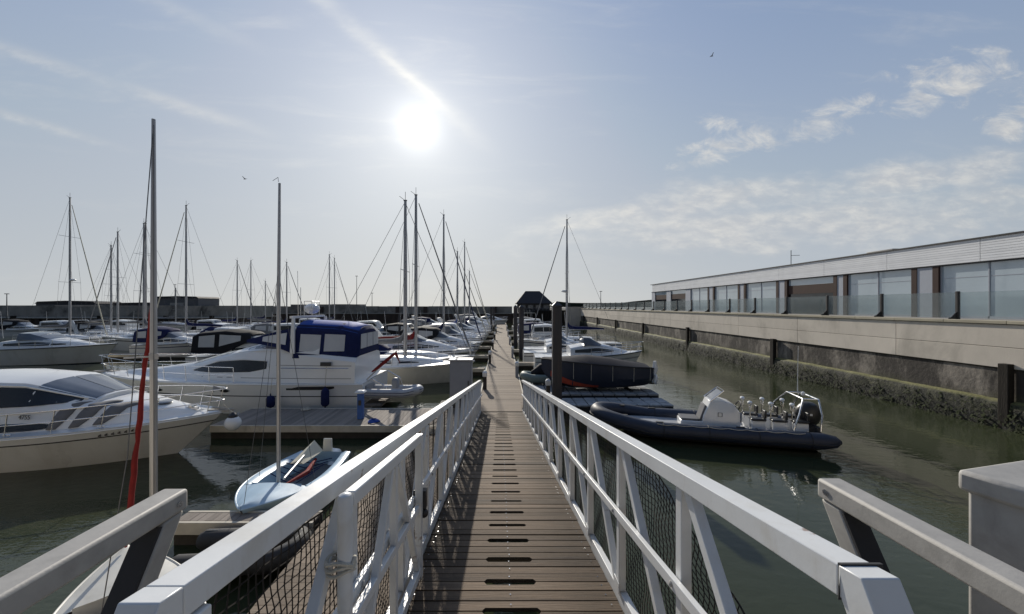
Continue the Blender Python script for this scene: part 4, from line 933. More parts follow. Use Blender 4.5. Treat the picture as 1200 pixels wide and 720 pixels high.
# canopy: side and stern panels, arched top
cz0 = 2.30
can = Cabin([(-.25, 2.40, 3.30, 1.30, 1.16), (-.15, cz0, 3.42, 1.40, 1.22), (.6, cz0, 3.60, 1.50, 1.30), (1.6, cz0, 3.66, 1.54, 1.32), (2.45, cz0, 3.70, 1.56, 1.32)], crown=.16, r=.22)
cn = can.make('canopy', 'navy', fc)
mb = MB(); rows = []
for i in range(9):
    x = lerp(-.12, 2.44, i / 8); w2 = can.at(x)[3]; rows.append([Vector((x, q * w2 * .93, can.roof(x, q * w2 * .93) + .016)) for q in (-1, -.75, -.5, -.25, 0, .25, .5, .75, 1)])
mb.grid(rows); o = mb.build('canopy_top', 'blue_canvas', cn); o.modifiers.new('thick', 'SOLIDIFY').thickness = .012
for xa, xb in ((.34, 1.18), (1.34, 2.20)): can.side_window('vinyl', cn, [(xa, 2.58), (xb, 2.58)], [(xa, 3.26), (xb, 3.30)], name='vinyl_window', n=6)
for ya, yb in ((-1.16, -.44), (-.37, .37), (.44, 1.16)):
    mb = MB(); mb.hexa([Vector((-.262 + (z - 2.4) * .0, y, z)) for z in (2.62,) for y in (ya, yb, yb, ya)][:0] or [(-.27, ya, 2.66), (-.27, yb, 2.66), (-.262, yb, 2.66), (-.262, ya, 2.66), (-.27, ya * .96, 3.28), (-.27, yb * .96, 3.28), (-.262, yb * .96, 3.28), (-.262, ya * .96, 3.28)]); mb.build('vinyl_window', 'vinyl', cn, smooth=False)
for sd in (1, -1):
    mb = MB(); mb.loft([[(2.46, sd * 1.58, 2.5), (2.46, sd * 1.52, 2.5), (2.46, sd * 1.30, 3.56), (2.46, sd * 1.36, 3.56)], [(3.1, sd * 1.52, 2.75), (3.1, sd * 1.46, 2.75), (3.1, sd * 1.28, 3.44), (3.1, sd * 1.34, 3.44)], [(4.6, sd * 1.2, 2.95), (4.6, sd * 1.14, 2.95), (4.6, sd * 1.12, 3.04), (4.6, sd * 1.18, 3.04)]])
    mb.build('side_curtain', 'navy', cn, smooth=False)
for sd in (1, -1):
    mb = MB(); mb.hexa([(2.75, sd * 1.54, 2.86), (3.8, sd * 1.41, 3.00), (3.8, sd * 1.40, 3.00), (2.75, sd * 1.53, 2.86), (2.75, sd * 1.43, 3.36), (3.8, sd * 1.36, 3.18), (3.8, sd * 1.35, 3.18), (2.75, sd * 1.42, 3.36)]); mb.build('curtain_window', 'vinyl', cn, smooth=False)
# radar arch with dome
mb = MB()
for sd in (1, -1): mb.loft([[(2.62 + a, sd * (1.60 - .10 * k) + c, z) for a, c in ((-.09 + .05 * k, -.04), (.09, -.04), (.09, .04), (-.09 + .05 * k, .04))] for k, z in ((0, 2.5), (.6, 3.4), (1.4, 3.98))])
mb.loft([[(2.70, y, 3.96), (2.80, y, 3.96), (2.80, y, 4.06), (2.70, y, 4.06)] for y in (-1.5, 1.5)])
ar = mb.build('radar_arch', 'gelcoat', fc)
mb = MB(); mb.ball((2.72, -.25, 4.36), .34, 16, sq=(1, 1, .72)); mb.build('radome', 'gelcoat', ar)
mb = MB()
for sx, sy in ((2.55, -.6), (2.55, .1), (2.9, -.6), (2.9, .1)): mb.tube([(sx, sy, 4.06), (sx, sy, 4.7)], .015, 5)
mb.tube([(2.55, -.6, 4.7), (2.9, -.6, 4.7), (2.9, .1, 4.7), (2.55, .1, 4.7)], .015, 5, closed=True); mb.tube([(2.75, .7, 4.05), (2.75, .7, 5.3)], .014, 5); mb.tube([(2.7, 1.0, 4.05), (2.7, 1.05, 6.0)], .01, 5); mb.build('aerial_frame', 'steel', ar)
cn.location.x = .55; ar.location.x = .35
# hull details
mb = MB(); rows = []
for i in range(9):
    x = lerp(1.15, 3.1, i / 8); k = min(1, i / 1.5); rows.append([H.side(x, z, 1, .012) for z in (1.05 - .02 * k - (.0 if i else -.04), 1.17 - (0 if i < 7 else .06))])
mb.grid(rows); mb.build('air_vent', 'black', fc)
for x0, x1, z in ((8.4, 8.85, .98), (5.4, 5.85, 1.0)):
    mb = MB(); mb.grid([[H.side(x, z + q * .07 * math.sin(math.pi * i / 8 + .001), 1, .014) for q in (-1, 0, 1)] for i, x in ((i, lerp(x0, x1, i / 8)) for i in range(9))]); mb.build('porthole', 'dark_glass', fc)
mb = MB(); rnd = random.Random(4)
for i in range(6): mb.box(2.0 + i * .14, 2.09 + i * .14, H.half(.2) + .0, H.half(.2) + .0 + .0, 0, 0) if False else None
mb.hexa([(1.3, 1.745, 2.0), (1.75, 1.745, 2.0), (1.75, 1.765, 2.0), (1.3, 1.765, 2.0), (1.3, 1.70, 2.16), (1.75, 1.70, 2.16), (1.75, 1.745, 2.16), (1.3, 1.745, 2.16)]); mb.build('side_light', 'black', fc, bevel=.02)
mb = MB(); mb.box(-.75, .02, -1.6, 1.6, .28, .40); mb.build('swim_platform', 'pont_wood_y', fc, bevel=.03)
guard_rail(H, fc, .42, .975, .62, n=7, inset=.10, rise=.12, lean=.3)
mb = MB(); mb.box(11.9, 12.85, -.16, .16, 1.46, 1.53); mb.tube([(12.1, 0, 1.58), (12.9, 0, 1.5), (12.98, 0, 1.3)], .03, 6); mb.tube([(12.95, -.22, 1.36), (13.0, 0, 1.26), (12.95, .22, 1.36)], .03, 6); mb.build('bow_anchor', 'galv', fc)
mb = MB(); mb.tube([(.15, .95, 1.25), (-1.15, .7, 2.52)], .024, 6); fl = mb.build('flagstaff', 'edge_wood', fc)
mb = MB(); mb.tube([(-.1, .92, 1.62), (-.35, .85, 1.80), (-.7, .80, 2.10), (-1.0, .75, 2.36), (-1.13, .72, 2.45)], [.03, .07, .075, .06, .03], 8); mb.prism([(-1.14, 2.46), (-1.0, 2.40), (-1.28, 1.98)], 'y', .70, .73); mb.build('flag', 'red_cloth', fl)
mb = MB()
for sd in (-1, 1): mb.tube([(.2, sd * 1.1, 1.2), (-.2, sd * 1.1, 1.35), (-.8, sd * 1.1, 1.0), (-.95, sd * 1.1, .5)], .03, 6)
mb.build('davit', 'steel', fc)
for px, py, L_, r_, lb in ((317, 471, .5, .17, 'round navy fender hanging midships on the blue canopied cruiser'), (381, 466, .75, .16, 'long navy fender hanging near the stern of the blue canopied cruiser')):
    p = W(px, py, 15.5); fender(p, L_, r_, 'navy', label=lb, top=p + Vector((0, .12, .95 + .3 * (px > 350))))
# tender behind its stern
def inflatable(t, L, B, r, tubem, z=.3, n=9, floor='grey_plastic', nose=1.0):
    mb = MB(); pts = []; h = B / 2 - r
    for sd in (1, -1):
        seq = [(-.05 * L, r * .55), (.0, r), (.45 * L, r), (.7 * L, r * .98)]
        side = [(x, sd * h, z + .02 * (x / L) ** 2, q) for x, q in seq]
        pts = pts + side if sd == 1 else pts
    arc = [(.7 * L + (.3 * L - r) * math.sin(a), h * math.cos(a), z + .16 * nose * math.sin(a), r * .98) for a in [math.pi * k / 12 for k in range(1, 12)]]
    left = [(-.07 * L, h, z, r * .25), (-.05 * L, h, z, r * .7), (.0, h, z, r), (.35 * L, h, z, r), (.7 * L, h, z + .01, r)]
    full = left + arc + [(x, -y, zz, q) for x, y, zz, q in reversed(left)]
    mb.tube([p[:3] for p in full], [p[3] for p in full], 14)
    tb_ = mb.build('inflated_tube', tubem, t, angle=60)
    return full, tb_
td = thing('inflatable_tender', 'small grey inflatable tender hanging behind the stern of the blue canopied cruiser', 'dinghy', tuple(W(440, 458, 16.6) + Vector((-.2, 0, -.32))), rz=R(-4))
full, tb_ = inflatable(td, 2.3, 1.25, .19, 'tube_grey', z=.3, nose=.6)
mb = MB(); mb.tube([(p[0], p[1] + (.0), p[2]) for p in full[2:-2]], .0, 4) if False else None
for p_off in (.06, -.05):
    mb = MB(); mb.tube([(q[0] * 1.0 + (.17 if abs(q[1]) < .2 else .09 * max(0, (q[0] - 1.6))), q[1] + .186 * (1 if q[1] > .0 else -1) * (1 if abs(q[1]) > .12 else .4), q[2] + p_off) for q in full[2:-2]], .012, 5); mb.build('tube_stripe', 'navy', tb_)
mb = MB(); mb.hexa([(0, -.43, .1), (2.0, -.3, .16), (2.0, .3, .16), (0, .43, .1), (0, -.43, .2), (2.0, -.3, .25), (2.0, .3, .25), (0, .43, .2)]); mb.build('floor', 'grey_plastic', td)
mb = MB(); mb.box(-.06, 0, -.44, .44, .1, .62); mb.build('transom', 'grey_plastic', td, bevel=.01)
mb = MB(); mb.loft([[(1.1 + a * .13 * k, b * .15 * k, z) for a, b in ((-1, -1), (1, -1), (1, 1), (-1, 1))] for k, z in ((.8, .45), (1, .5), (1.05, .8), (.6, .9))]); mb.build('outboard_cover', 'grey_plastic', td, bevel=.04)

# -------------------------------------------------------------- generic smaller cruisers
def cruiser(label, loc, rz, L=8.0, B=2.8, fb=1.15, hull='gelcoat', stripe='navy', canopy=None, arch=False, group=None, roof=1.0, outboard=False, detail=True, hard=False, cab='gelcoat', rail=True, name='motor_boat'):
    t = thing(name, label, 'boat', loc, rz=rz, group=group); k = L / 8.0; q = roof
    H = Hull(L, B, fb * .78, fb, rake=1.0 * k, tm=.42, p=2.3, stern=.9, w0=.86, w1=.22, zk=-.25)
    H.make(t, ['antifoul', hull, stripe], [(.18, 0), (.74, 1), (.80, 2), (1.0, 1)], nt=16, rub='black', rr=.028, deck=cab)
    z0 = fb * .72
    c = Cabin([(.32 * L, z0, z0 + .62 * q, B * .40, B * .36), (.5 * L, z0, z0 + .85 * q, B * .40, B * .33), (.64 * L, z0 + .06, z0 + .74 * q, B * .36, B * .27), (.86 * L, z0 + .2, z0 + .36, B * .17, B * .1)], crown=.06, r=.12)
    cb = c.make('cabin', cab, t, sub=2)
    c.side_window('dark_glass', cb, [(.36 * L, z0 + .34 * q), (.6 * L, z0 + .34 * q), (.72 * L, z0 + .40 * q)], [(.36 * L, z0 + .50 * q), (.56 * L, z0 + .62 * q), (.72 * L, z0 + .46 * q)], n=8)
    zt = z0 + .85 * q
    if hard:
        u_ = Cabin([(.22 * L, z0 + .3, zt + .75, B * .38, B * .34), (.46 * L, z0 + .5, zt + .85, B * .38, B * .33), (.54 * L, zt - .1, zt + .78, B * .35, B * .3), (.62 * L, zt - .1, zt - .02, B * .3, B * .25)], crown=.05, r=.08)
        ub = u_.make('wheelhouse', cab, t, sub=2)
        u_.side_window('dark_glass', ub, [(.25 * L, zt + .1), (.55 * L, zt + .1)], [(.25 * L, zt + .56), (.52 * L, zt + .60), (.55 * L, zt + .34)], n=6)
        u_.roof_patch('grey_glass', ub, .55 * L, .61 * L, -.9, .9)
    else:
        s_ = Cabin([(.44 * L, zt - .12, zt + .42, B * .36, B * .31), (.5 * L, zt - .1, zt + .40, B * .35, B * .29), (.62 * L, z0 + .70 * q, z0 + .76 * q, B * .27, B * .2)], crown=.04, r=.06)
        s_.make('windscreen', 'grey_glass', t, sub=2)
    if canopy:
        ca = Cabin([(.03 * L, z0 + .35, zt + .45, B * .40, B * .34), (.08 * L, z0 + .3, zt + .62, B * .41, B * .36), (.3 * L, z0 + .3, zt + .78, B * .41, B * .36), (.47 * L, zt - .05, zt + .60, B * .38, B * .33), (.5 * L, zt + .2, zt + .44, B * .36, B * .31)], crown=.08, r=.12)
        cc = ca.make('canopy', canopy, t, sub=2)
        ca.side_window('vinyl', cc, [(.09 * L, z0 + .72), (.22 * L, z0 + .72)], [(.09 * L, zt + .40), (.22 * L, zt + .50)], n=4, name='vinyl_window')
        ca.side_window('vinyl', cc, [(.26 * L, z0 + .78), (.43 * L, zt + .10)], [(.26 * L, zt + .52), (.43 * L, zt + .44)], n=4, name='vinyl_window')
    if arch:
        mb = MB()
        pr = lambda sd: [[(x - .12 + a, sd * yv + cc_, z) for a, cc_ in ((-.2 * g, -.05), (.2 * g, -.05), (.2 * g, .05), (-.2 * g, .05))] for x, yv, z, g in ((.26 * L, B * .42, fb * .8, 1.5), (.17 * L, B * .38, zt + .5, 1.0), (.12 * L, B * .32, zt + 1.0, .8))]
        for sd in (1, -1): mb.loft(pr(sd))
        mb.loft([[(.12 * L - .28, y, zt + .94), (.12 * L + .04, y, zt + .94), (.12 * L + .04, y, zt + 1.04), (.12 * L - .28, y, zt + 1.04)] for y in (-B * .34, B * .34)])
        aa = mb.build('radar_arch', cab, t); mb = MB(); mb.tube([(.12 * L, .3, zt + 1.04), (.12 * L - .3, .3, zt + 2.6)], .012, 5); mb.build('aerial', 'steel', aa)
    if outboard:
        mb = MB(); mb.loft([[(-.42 + a * .2 * g, b * .18 * g, z) for a, b in ((-1, -1), (1, -1), (1, 1), (-1, 1))] for g, z in ((.5, -.3), (.6, .55), (1, .7), (1.05, 1.15), (.6, 1.3))]); mb.build('outboard_motor', 'black', t, bevel=.05)
    if rail: guard_rail(H, t, .5, .965, .5, n=5, inset=.08, rise=.1, lean=.2, r=.015)
    mb = MB(); mb.tube([(.3 * L, -B * .2, zt), (.3 * L - .2, -B * .2, zt + 2.1)], .012, 5); mb.build('whip_aerial', 'gelcoat', t)
    return t

def yacht(label, mast, heading, L=9.0, B=2.9, fb=1.05, top=12.0, hull='gelcoat', stripe='navy', boomm='navy', dodger=None, furl='sail', group=None, boom=True, mastm='alu', mr=.10, spread=1, radar=False, extra=None, name='sailing_yacht'):
    """mast: world (x,y) of the mast; heading in degrees"""
    rz = R(heading); mx = .56 * L; c, s_ = math.cos(rz), math.sin(rz)
    t = thing(name, label, 'boat', (mast[0] - mx * c, mast[1] - mx * s_, 0), rz=rz, group=group)
    H = Hull(L, B, fb * .86, fb * 1.1, rake=1.1, tm=.46, p=2.0, stern=.72, w0=.80, w1=.3, zk=-.3, srake=-.55)
    H.make(t, ['antifoul', hull, stripe], [(.17, 0), (.78, 1), (.84, 2), (1.0, 1)], nt=16, rub='steel', rr=.018)
    z0 = fb * .9
    c_ = Cabin([(.30 * L, z0, z0 + .46, B * .30, B * .26), (.5 * L, z0, z0 + .48, B * .30, B * .25), (.66 * L, z0 + .05, z0 + .40, B * .25, B * .19), (.8 * L, z0 + .1, z0 + .2, B * .12, B * .08)], crown=.07, r=.1)
    cb = c_.make('coachroof', 'gelcoat', t, sub=2)
    c_.side_window('dark_glass', cb, [(.36 * L, z0 + .16), (.50 * L, z0 + .16)], [(.36 * L, z0 + .32), (.50 * L, z0 + .34)], n=4); c_.side_window('dark_glass', cb, [(.54 * L, z0 + .17), (.66 * L, z0 + .2)], [(.54 * L, z0 + .33), (.66 * L, z0 + .24)], n=4)
    zd = z0 + .5
    mb = MB(); mb.tube([(mx, 0, zd - .1), (mx, 0, top * .6), (mx, 0, top)], [mr, mr, mr * .72], 8); ms = mb.build('mast', mastm, t)
    mb = MB()
    for i in range(spread):
        z = lerp(zd, top, (i + 1) / (spread + 1) + .05); mb.bar((mx, -B * .34, z), (mx, B * .34, z), .05, .03)
    mb.build('spreader', mastm, ms)
    mb = MB(); mb.box(mx - .1, mx + .1, -.04, .04, top + .002, top + .06); mb.tube([(mx, 0, top + .06), (mx, 0, top + .55)], .014, 5); mb.tube([(mx - .05, 0, top + .06), (mx - .35, 0, top + .28)], .014, 5); mb.build('masthead_vane', 'black', ms)
    if radar: mb = MB(); mb.lathe([(.02, 0), (.24, .03), (.26, .12), (.2, .2), (.02, .22)], (mx + .3, 0, top * .45), 12); mb.bar((mx, 0, top * .45), (mx + .3, 0, top * .45), .06, .05); mb.build('radar', 'gelcoat', ms)
    bx = L - .15
    mb = MB()
    for sd in (1, -1):
        zs = lerp(zd, top, .97); mb.tube([(mx - .1, sd * B * .42, fb), (mx, sd * B * .34, lerp(zd, top, 1 / (spread + 1) + .05)), (mx, 0, zs)], .011, 4)
        mb.tube([(mx - .45, sd * B * .42, fb), (mx, 0, lerp(zd, top, .55))], .009, 4)
    mb.tube([(.05, 0, fb), (mx, 0, top - .02)], .012, 4); mb.build('rigging', 'stay', t)
    if furl: mb = MB(); mb.tube([(bx, 0, fb * 1.1 + .1), (lerp(bx, mx, .1), 0, lerp(fb, top, .1)), (lerp(bx, mx, .95), 0, lerp(fb, top, .95))], [.035, .06, .03], 7); mb.build('furled_genoa', furl, t)
    else: mb = MB(); mb.tube([(bx, 0, fb * 1.1), (mx, 0, top - .1)], .014, 4); mb.build('forestay', 'stay', t)
    if boom:
        zb = zd + .75; mb = MB(); mb.tube([(mx - .1, 0, zb), (mx - .40 * L, 0, zb - .02)], .05, 7); bo = mb.build('boom', mastm, t)
        if boomm:
            mb = MB(); mb.tube([(mx - .05, 0, zb + .75), (mx - .12, 0, zb + .45), (mx - .3, 0, zb + .22), (mx - .8, 0, zb + .13), (mx - .25 * L, 0, zb + .10), (mx - .41 * L, 0, zb + .04)], [.05, .12, .19, .17, .15, .06], 10); mb.build('sail_cover', boomm, bo)
    if dodger:
        d_ = Cabin([(.14 * L, z0 - .05, z0 + .95, B * .33, B * .27), (.27 * L, z0, z0 + 1.08, B * .33, B * .26), (.36 * L, z0 + .3, z0 + .62, B * .29, B * .2)], crown=.1, r=.15)
        dd = d_.make('spray_hood', dodger, t, sub=2); d_.side_window('vinyl', dd, [(.17 * L, z0 + .4), (.27 * L, z0 + .45)], [(.17 * L, z0 + .72), (.27 * L, z0 + .8)], n=3, name='vinyl_window')
    guard_rail(H, t, .06, .97, .6, n=8, inset=.07, r=.012, rise=.05)
    return t
# -------------------------------------------------------------- black inflatable, right
rb = thing('rigid_inflatable_boat', 'long black rigid inflatable with six jockey seats and white console moored beside the ramp', 'boat', (9.9, 12.5, 0), rz=math.atan2(1.6, -6.7))
RL = 6.85
full, tb_ = inflatable(rb, RL, 2.35, .245, 'tube_navy', z=.40, nose=1.8)
mb = MB()
for dzv in (.0,):
    for sd in (1, -1):
        ln = [(x, sd * (1.175 + .004), .36) for x in (-.25, .5, 2, 3.5, 5.0)]
        ln += [(.7 * RL + (.3 * RL) * math.sin(a), sd * 1.179 * math.cos(a), .36 + .25 * math.sin(a)) for a in [math.pi / 2 * k / 7 for k in range(1, 8)]]
        mb.tube(ln, .022, 6)
mb.build('rubbing_strake', 'rubber', tb_)
for x in (.35, 1.75, 3.15, 4.5):
    for sd in (1, -1): mb = MB(); mb.tube([(x, sd * .93 + .25 * math.cos(a), .40 + .25 * math.sin(a)) for a in [2 * math.pi * k / 18 for k in range(18)]], .012, 4, closed=True); mb.build('seam_band', 'rubber', tb_)
for sd in (1, -1):
    mb = MB(); pts_ = []
    for k in range(33):
        x = .5 + 4.2 * k / 32; a = R(62) - .16 * abs(math.sin(math.pi * k / 4)); pts_.append((x, sd * (.93 + .262 * math.cos(a)), .40 + .262 * math.sin(a)))
    mb.tube(pts_, .011, 5); mb.build('grab_line', 'rope', tb_)
mb = MB(); h_ = .905 - .22
rings = []
for x, y_, zk in ((0, .8, -.22), (2.3, .82, -.24), (4.2, .78, -.2), (5.3, .58, -.02), (6.1, .28, .2), (6.45, .03, .40)):
    rings.append([(x, -y_, .30 + .03 * x / RL), (x, -y_ * .9, .05 + max(0, zk)), (x, 0, zk), (x, y_ * .9, .05 + max(0, zk)), (x, y_, .30 + .03 * x / RL)])
mb.loft(rings); mb.build('hull', 'black', rb)
mb = MB(); mb.loft([[(x, -y_, z), (x, y_, z), (x, y_, z + .03), (x, -y_, z + .03)] for x, y_, z in ((.05, .72, .34), (4.4, .72, .36), (5.4, .5, .40), (6.0, .2, .46))]); mb.build('floor', 'grey_plastic', rb)
for x in (2.2, 4.6, 5.7):
    for sd in (1, -1):
        mb = MB(); yy_ = sd * (.905 if x < 5.3 else .66); zz = .40 + .245 + (0 if x < 5.3 else .10); mb.box(x - .12, x + .12, yy_ - .05, yy_ + .05, zz - .02, zz + .02); mb.build('grab_handle', 'rubber', tb_, bevel=.01)
# console
co = MB(); rings = []
for x, zt, wv in ((3.15, .98, .36), (3.35, 1.24, .40), (3.75, 1.36, .40), (4.05, 1.30, .38), (4.25, .80, .36), (4.3, .42, .36)):
    rings.append([(x, -wv, .37), (x, wv, .37), (x, wv * .96, zt - .06), (x, wv * .86, zt), (x, -wv * .86, zt), (x, -wv * .96, zt - .06)])
co.loft(rings); cs = co.shift(-1.12).build('console', 'gelcoat', rb, bevel=.02)
mb = MB(); mb.hexa([(4.28, -.27, .62), (4.36, -.27, .62), (4.36, .27, .62), (4.28, .27, .62), (4.12, -.27, 1.12), (4.19, -.27, 1.14), (4.19, .27, 1.14), (4.12, .27, 1.12)]); mb.shift(-1.12).build('backrest_pad', 'seat_grey', cs, bevel=.03)
mb = MB(); mb.box(4.25, 4.95, -.33, .33, .37, .60); st_ = mb.shift(-1.12).build('front_seat', 'gelcoat', rb, bevel=.03); mb = MB(); mb.box(4.36, 4.92, -.3, .3, .604, .67); mb.shift(-1.12).build('cushion', 'seat_grey', st_, bevel=.02)
mb = MB(); mb.hexa([(3.98, -.33, 1.33), (4.0, -.33, 1.33), (4.0, .33, 1.33), (3.98, .33, 1.33), (3.66, -.30, 1.62), (3.68, -.30, 1.62), (3.68, .30, 1.62), (3.66, .30, 1.62)]); mb.shift(-1.12).build('windscreen', 'grey_glass', cs)
mb = MB(); mb.tube([(4.06, -.37, 1.3), (3.64, -.34, 1.66), (3.64, .34, 1.66), (4.06, .37, 1.3)], .02, 6); mb.shift(-1.12).build('screen_rail', 'steel', cs)
mb = MB(); mb.tube([(3.12 - .08 * math.sin(a), .19 * math.cos(a), 1.10 + .17 * math.sin(a)) for a in [2 * math.pi * k / 16 for k in range(16)]], .018, 6, closed=True); mb.tube([(3.15, -.18, 1.10), (3.15, .18, 1.10)], .012, 5); mb.tube([(3.15, 0, 1.1), (3.3, 0, 1.1)], .02, 5); mb.shift(-1.12).build('steering_wheel', 'black', cs)
mb = MB(); mb.tube([(3.7, .392, .82), (3.82, .392, .82), (3.82, .392, .94), (3.7, .392, .94)], .012, 5, closed=True); mb.shift(-1.12).build('side_emblem', 'black', cs)
# jockey seats
for i, x in enumerate((1.52, .92, .32)):
    for sd in (.33, -.33):
        mb = MB(); mb.loft([[(x + a * .20, sd + b * .13 * k, z) for a, b in ((-1, -1), (1, -1), (1, 1), (-1, 1))] for k, z in ((1.1, .25), (.9, .66))]); se = mb.up(.10).build('jockey_seat', 'gelcoat', rb, bevel=.02)
        mb = MB(); mb.loft([[(x + a * .22, sd + b * .15, z) for a, b in ((-1, -1), (1, -1), (1, 1), (-1, 1))] for z in (.664, .74)]); mb.up(.10).build('saddle', 'black', se, bevel=.03)
        mb = MB(); mb.tube([(x + .22, sd, .40), (x + .22, sd, 1.10)], .018, 6); mb.tube([(x + .22, sd - .10, 1.02), (x + .22, sd - .10, 1.16), (x + .22, sd, 1.22), (x + .22, sd + .10, 1.16), (x + .22, sd + .10, 1.02)], .017, 6); mb.up(.10).build('grab_frame', 'steel', se)
        mb = MB(); mb.loft([[(x - .20 + a, sd + b * .12, z) for a, b in ((-.03, -1), (.03, -1), (.03, 1), (-.03, 1))] for z in (.744, 1.0)]); mb.up(.10).build('backrest', 'black', se, bevel=.02)
        mb = MB(); mb.ball((x + .22, sd, 1.22), .075, 10, sq=(1, 1.2, .8)); mb.up(.10).build('grip', 'gelcoat', se)
# stern frame, outboard, aerial
mb = MB()
for x, rk in ((.72, -.40), (.0, -.10)):
    mb.tube([(x, -.86, .66), (x + rk * .4, -.84, 1.15), (x + rk, -.52, 1.56), (x + rk, .52, 1.56), (x + rk * .4, .84, 1.15), (x, .86, .66)], .028, 8)
for y_ in (-.5, .5): mb.tube([(.32, y_, 1.56), (-.10, y_, 1.56)], .022, 6)
af = mb.build('a_frame', 'steel', rb)
mb = MB(); mb.tube([(.1, -.3, 1.57), (.1, -.3, 2.0), (.08, -.3, 3.15)], [.02, .013, .008], 6); mb.build('whip_aerial', 'gelcoat', af)
mb = MB(); mb.lathe([(.05, 0), (.06, .05), (.045, .1), (.01, .12)], (.1, .05, 1.585), 10); mb.build('navigation_light', 'gelcoat', af)
mb = MB(); rings = []
for z, x0, x1, wv in ((.62, -.25, .20, .16), (.74, -.36, .28, .24), (.95, -.42, .32, .27), (1.15, -.40, .28, .26), (1.30, -.30, .16, .20), (1.36, -.18, .06, .1)):
    xc, xr = (x0 + x1) / 2, (x1 - x0) / 2; rings.append([(xc + xr * math.cos(2 * math.pi * k / 16), wv * math.sin(2 * math.pi * k / 16), z) for k in range(16)])
mb.loft(rings); mb.box(-.22, .05, -.09, .09, -.4, .62); ob = mb.build('outboard_motor', 'black', rb)
mb = MB(); mb.box(-.06, .10, .262, .272, .98, 1.04); mb.build('maker_badge', 'gelcoat', ob, smooth=False)
mb = MB(); mb.box(-.1, .0, -.7, .7, .05, .74); mb.build('transom', 'black', rb, bevel=.02)

# -------------------------------------------------------------- covered black boat on the block dock
cv = thing('covered_boat', 'black covered boat with orange red underside lying on the grey block dock', 'boat', (7.15, 18.95, .42), rz=R(181))
mb = MB(); rings = []
CX = [0, .2, 1.0, 2.0, 3.0, 3.8, 4.5, 5.0, 5.2]
for x, (w_, zk, zs, zp) in zip(CX, ((.84, .26, 1.12, 1.18), (.92, .14, 1.16, 1.26), (1.0, .06, 1.20, 1.38), (1.02, .03, 1.28, 1.56), (1.0, .03, 1.36, 1.68), (.86, .08, 1.42, 1.62), (.58, .26, 1.46, 1.58), (.26, .66, 1.50, 1.56), (.06, 1.0, 1.50, 1.53))):
    rings.append([(x, -w_ * .72, zk + .2), (x, 0, zk), (x, w_ * .72, zk + .2), (x, w_ * .98, lerp(zk, zs, .5)), (x, w_, zs), (x, w_ * .5, zp - .06), (x, 0, zp), (x, -w_ * .5, zp - .06), (x, -w_, zs), (x, -w_ * .98, lerp(zk, zs, .5))])
mb.loft([[r[k] for k in (8, 9, 0, 1, 2, 3, 4)] for r in rings], False, False, 0, close=False)
mb.add([rings[0][k] for k in (8, 9, 0, 1, 2, 3, 4)], [tuple(range(7))]); mb.build('hull', 'tube_navy', cv, angle=30)
mb = MB(); mb.loft([[r[k] for k in (4, 5, 6, 7, 8)] for r in rings], False, False, 0, close=False)
mb.add([rings[0][k] for k in (4, 5, 6, 7, 8)], [tuple(range(5))]); mb.build('cover', 'cover_black', cv, angle=60)
mb = MB(); mb.tube([(r[4][0], r[4][1] + .02, r[4][2]) for r in rings] + [(r[8][0], r[8][1] - .02, r[8][2]) for r in reversed(rings)], .035, 6); mb.build('cover_hem', 'rubber', cv)
mb = MB()
for k in range(1, 7): r = rings[k]; mb.tube([(r[4][0], r[4][1] + .03, r[4][2]), (r[3][0], r[3][1] + .02, r[3][2] - .1)], .012, 5)
mb.build('cover_ties', 'rope', cv)
mb = MB(); rows = []
for i in range(9):
    x = lerp(2.6, 4.8, i / 8)
    a = next(k for k in range(8) if CX[k + 1] >= x); xs_ = CX; f_ = (x - xs_[a]) / (xs_[a + 1] - xs_[a])
    lo = Vector(rings[a][2]).lerp(Vector(rings[a + 1][2]), f_); hi = Vector(rings[a][3]).lerp(Vector(rings[a + 1][3]), f_)
    e = Vector((0, .012, -.004)); rows.append([lo + e, lo.lerp(hi, .2 + .75 * (i / 8) ** 1.5) + e])
mb.grid(rows); mb.build('bottom_paint', 'red_antifoul', cv)
mb = MB(); mb.box(-.35, -.02, -.25, .25, .25, .85); mb.ball((-.25, 0, .9), .2, 10, sq=(1, 1, .8)); mb.build('outboard_motor', 'black', cv, bevel=.05)
mb = MB(); mb.tube([(-.05, .72, .78), (-.12, .72, 1.1), (-.1, .72, 1.45)], [.10, .13, .07], 10); mb.build('wrapped_fender', 'gelcoat', cv)
for k, (yy_, zz) in enumerate(((.92, .62), (.55, .60))):
    mb = MB(); mb.tube([(-.06 - .02 * k, yy_ + .12 * math.cos(a), zz + .2 * math.sin(a)) for a in [2 * math.pi * j / 14 for j in range(14)]], .045, 7, closed=True); mb.build('white_ring', 'gelcoat', cv)
for x in (1.0, 2.6, 4.3):
    mb = MB(); mb.box(x - .08, x + .08, -.7, .7, -.0, .06 if x < 4 else .22); mb.build('chock', 'rubber', cv)
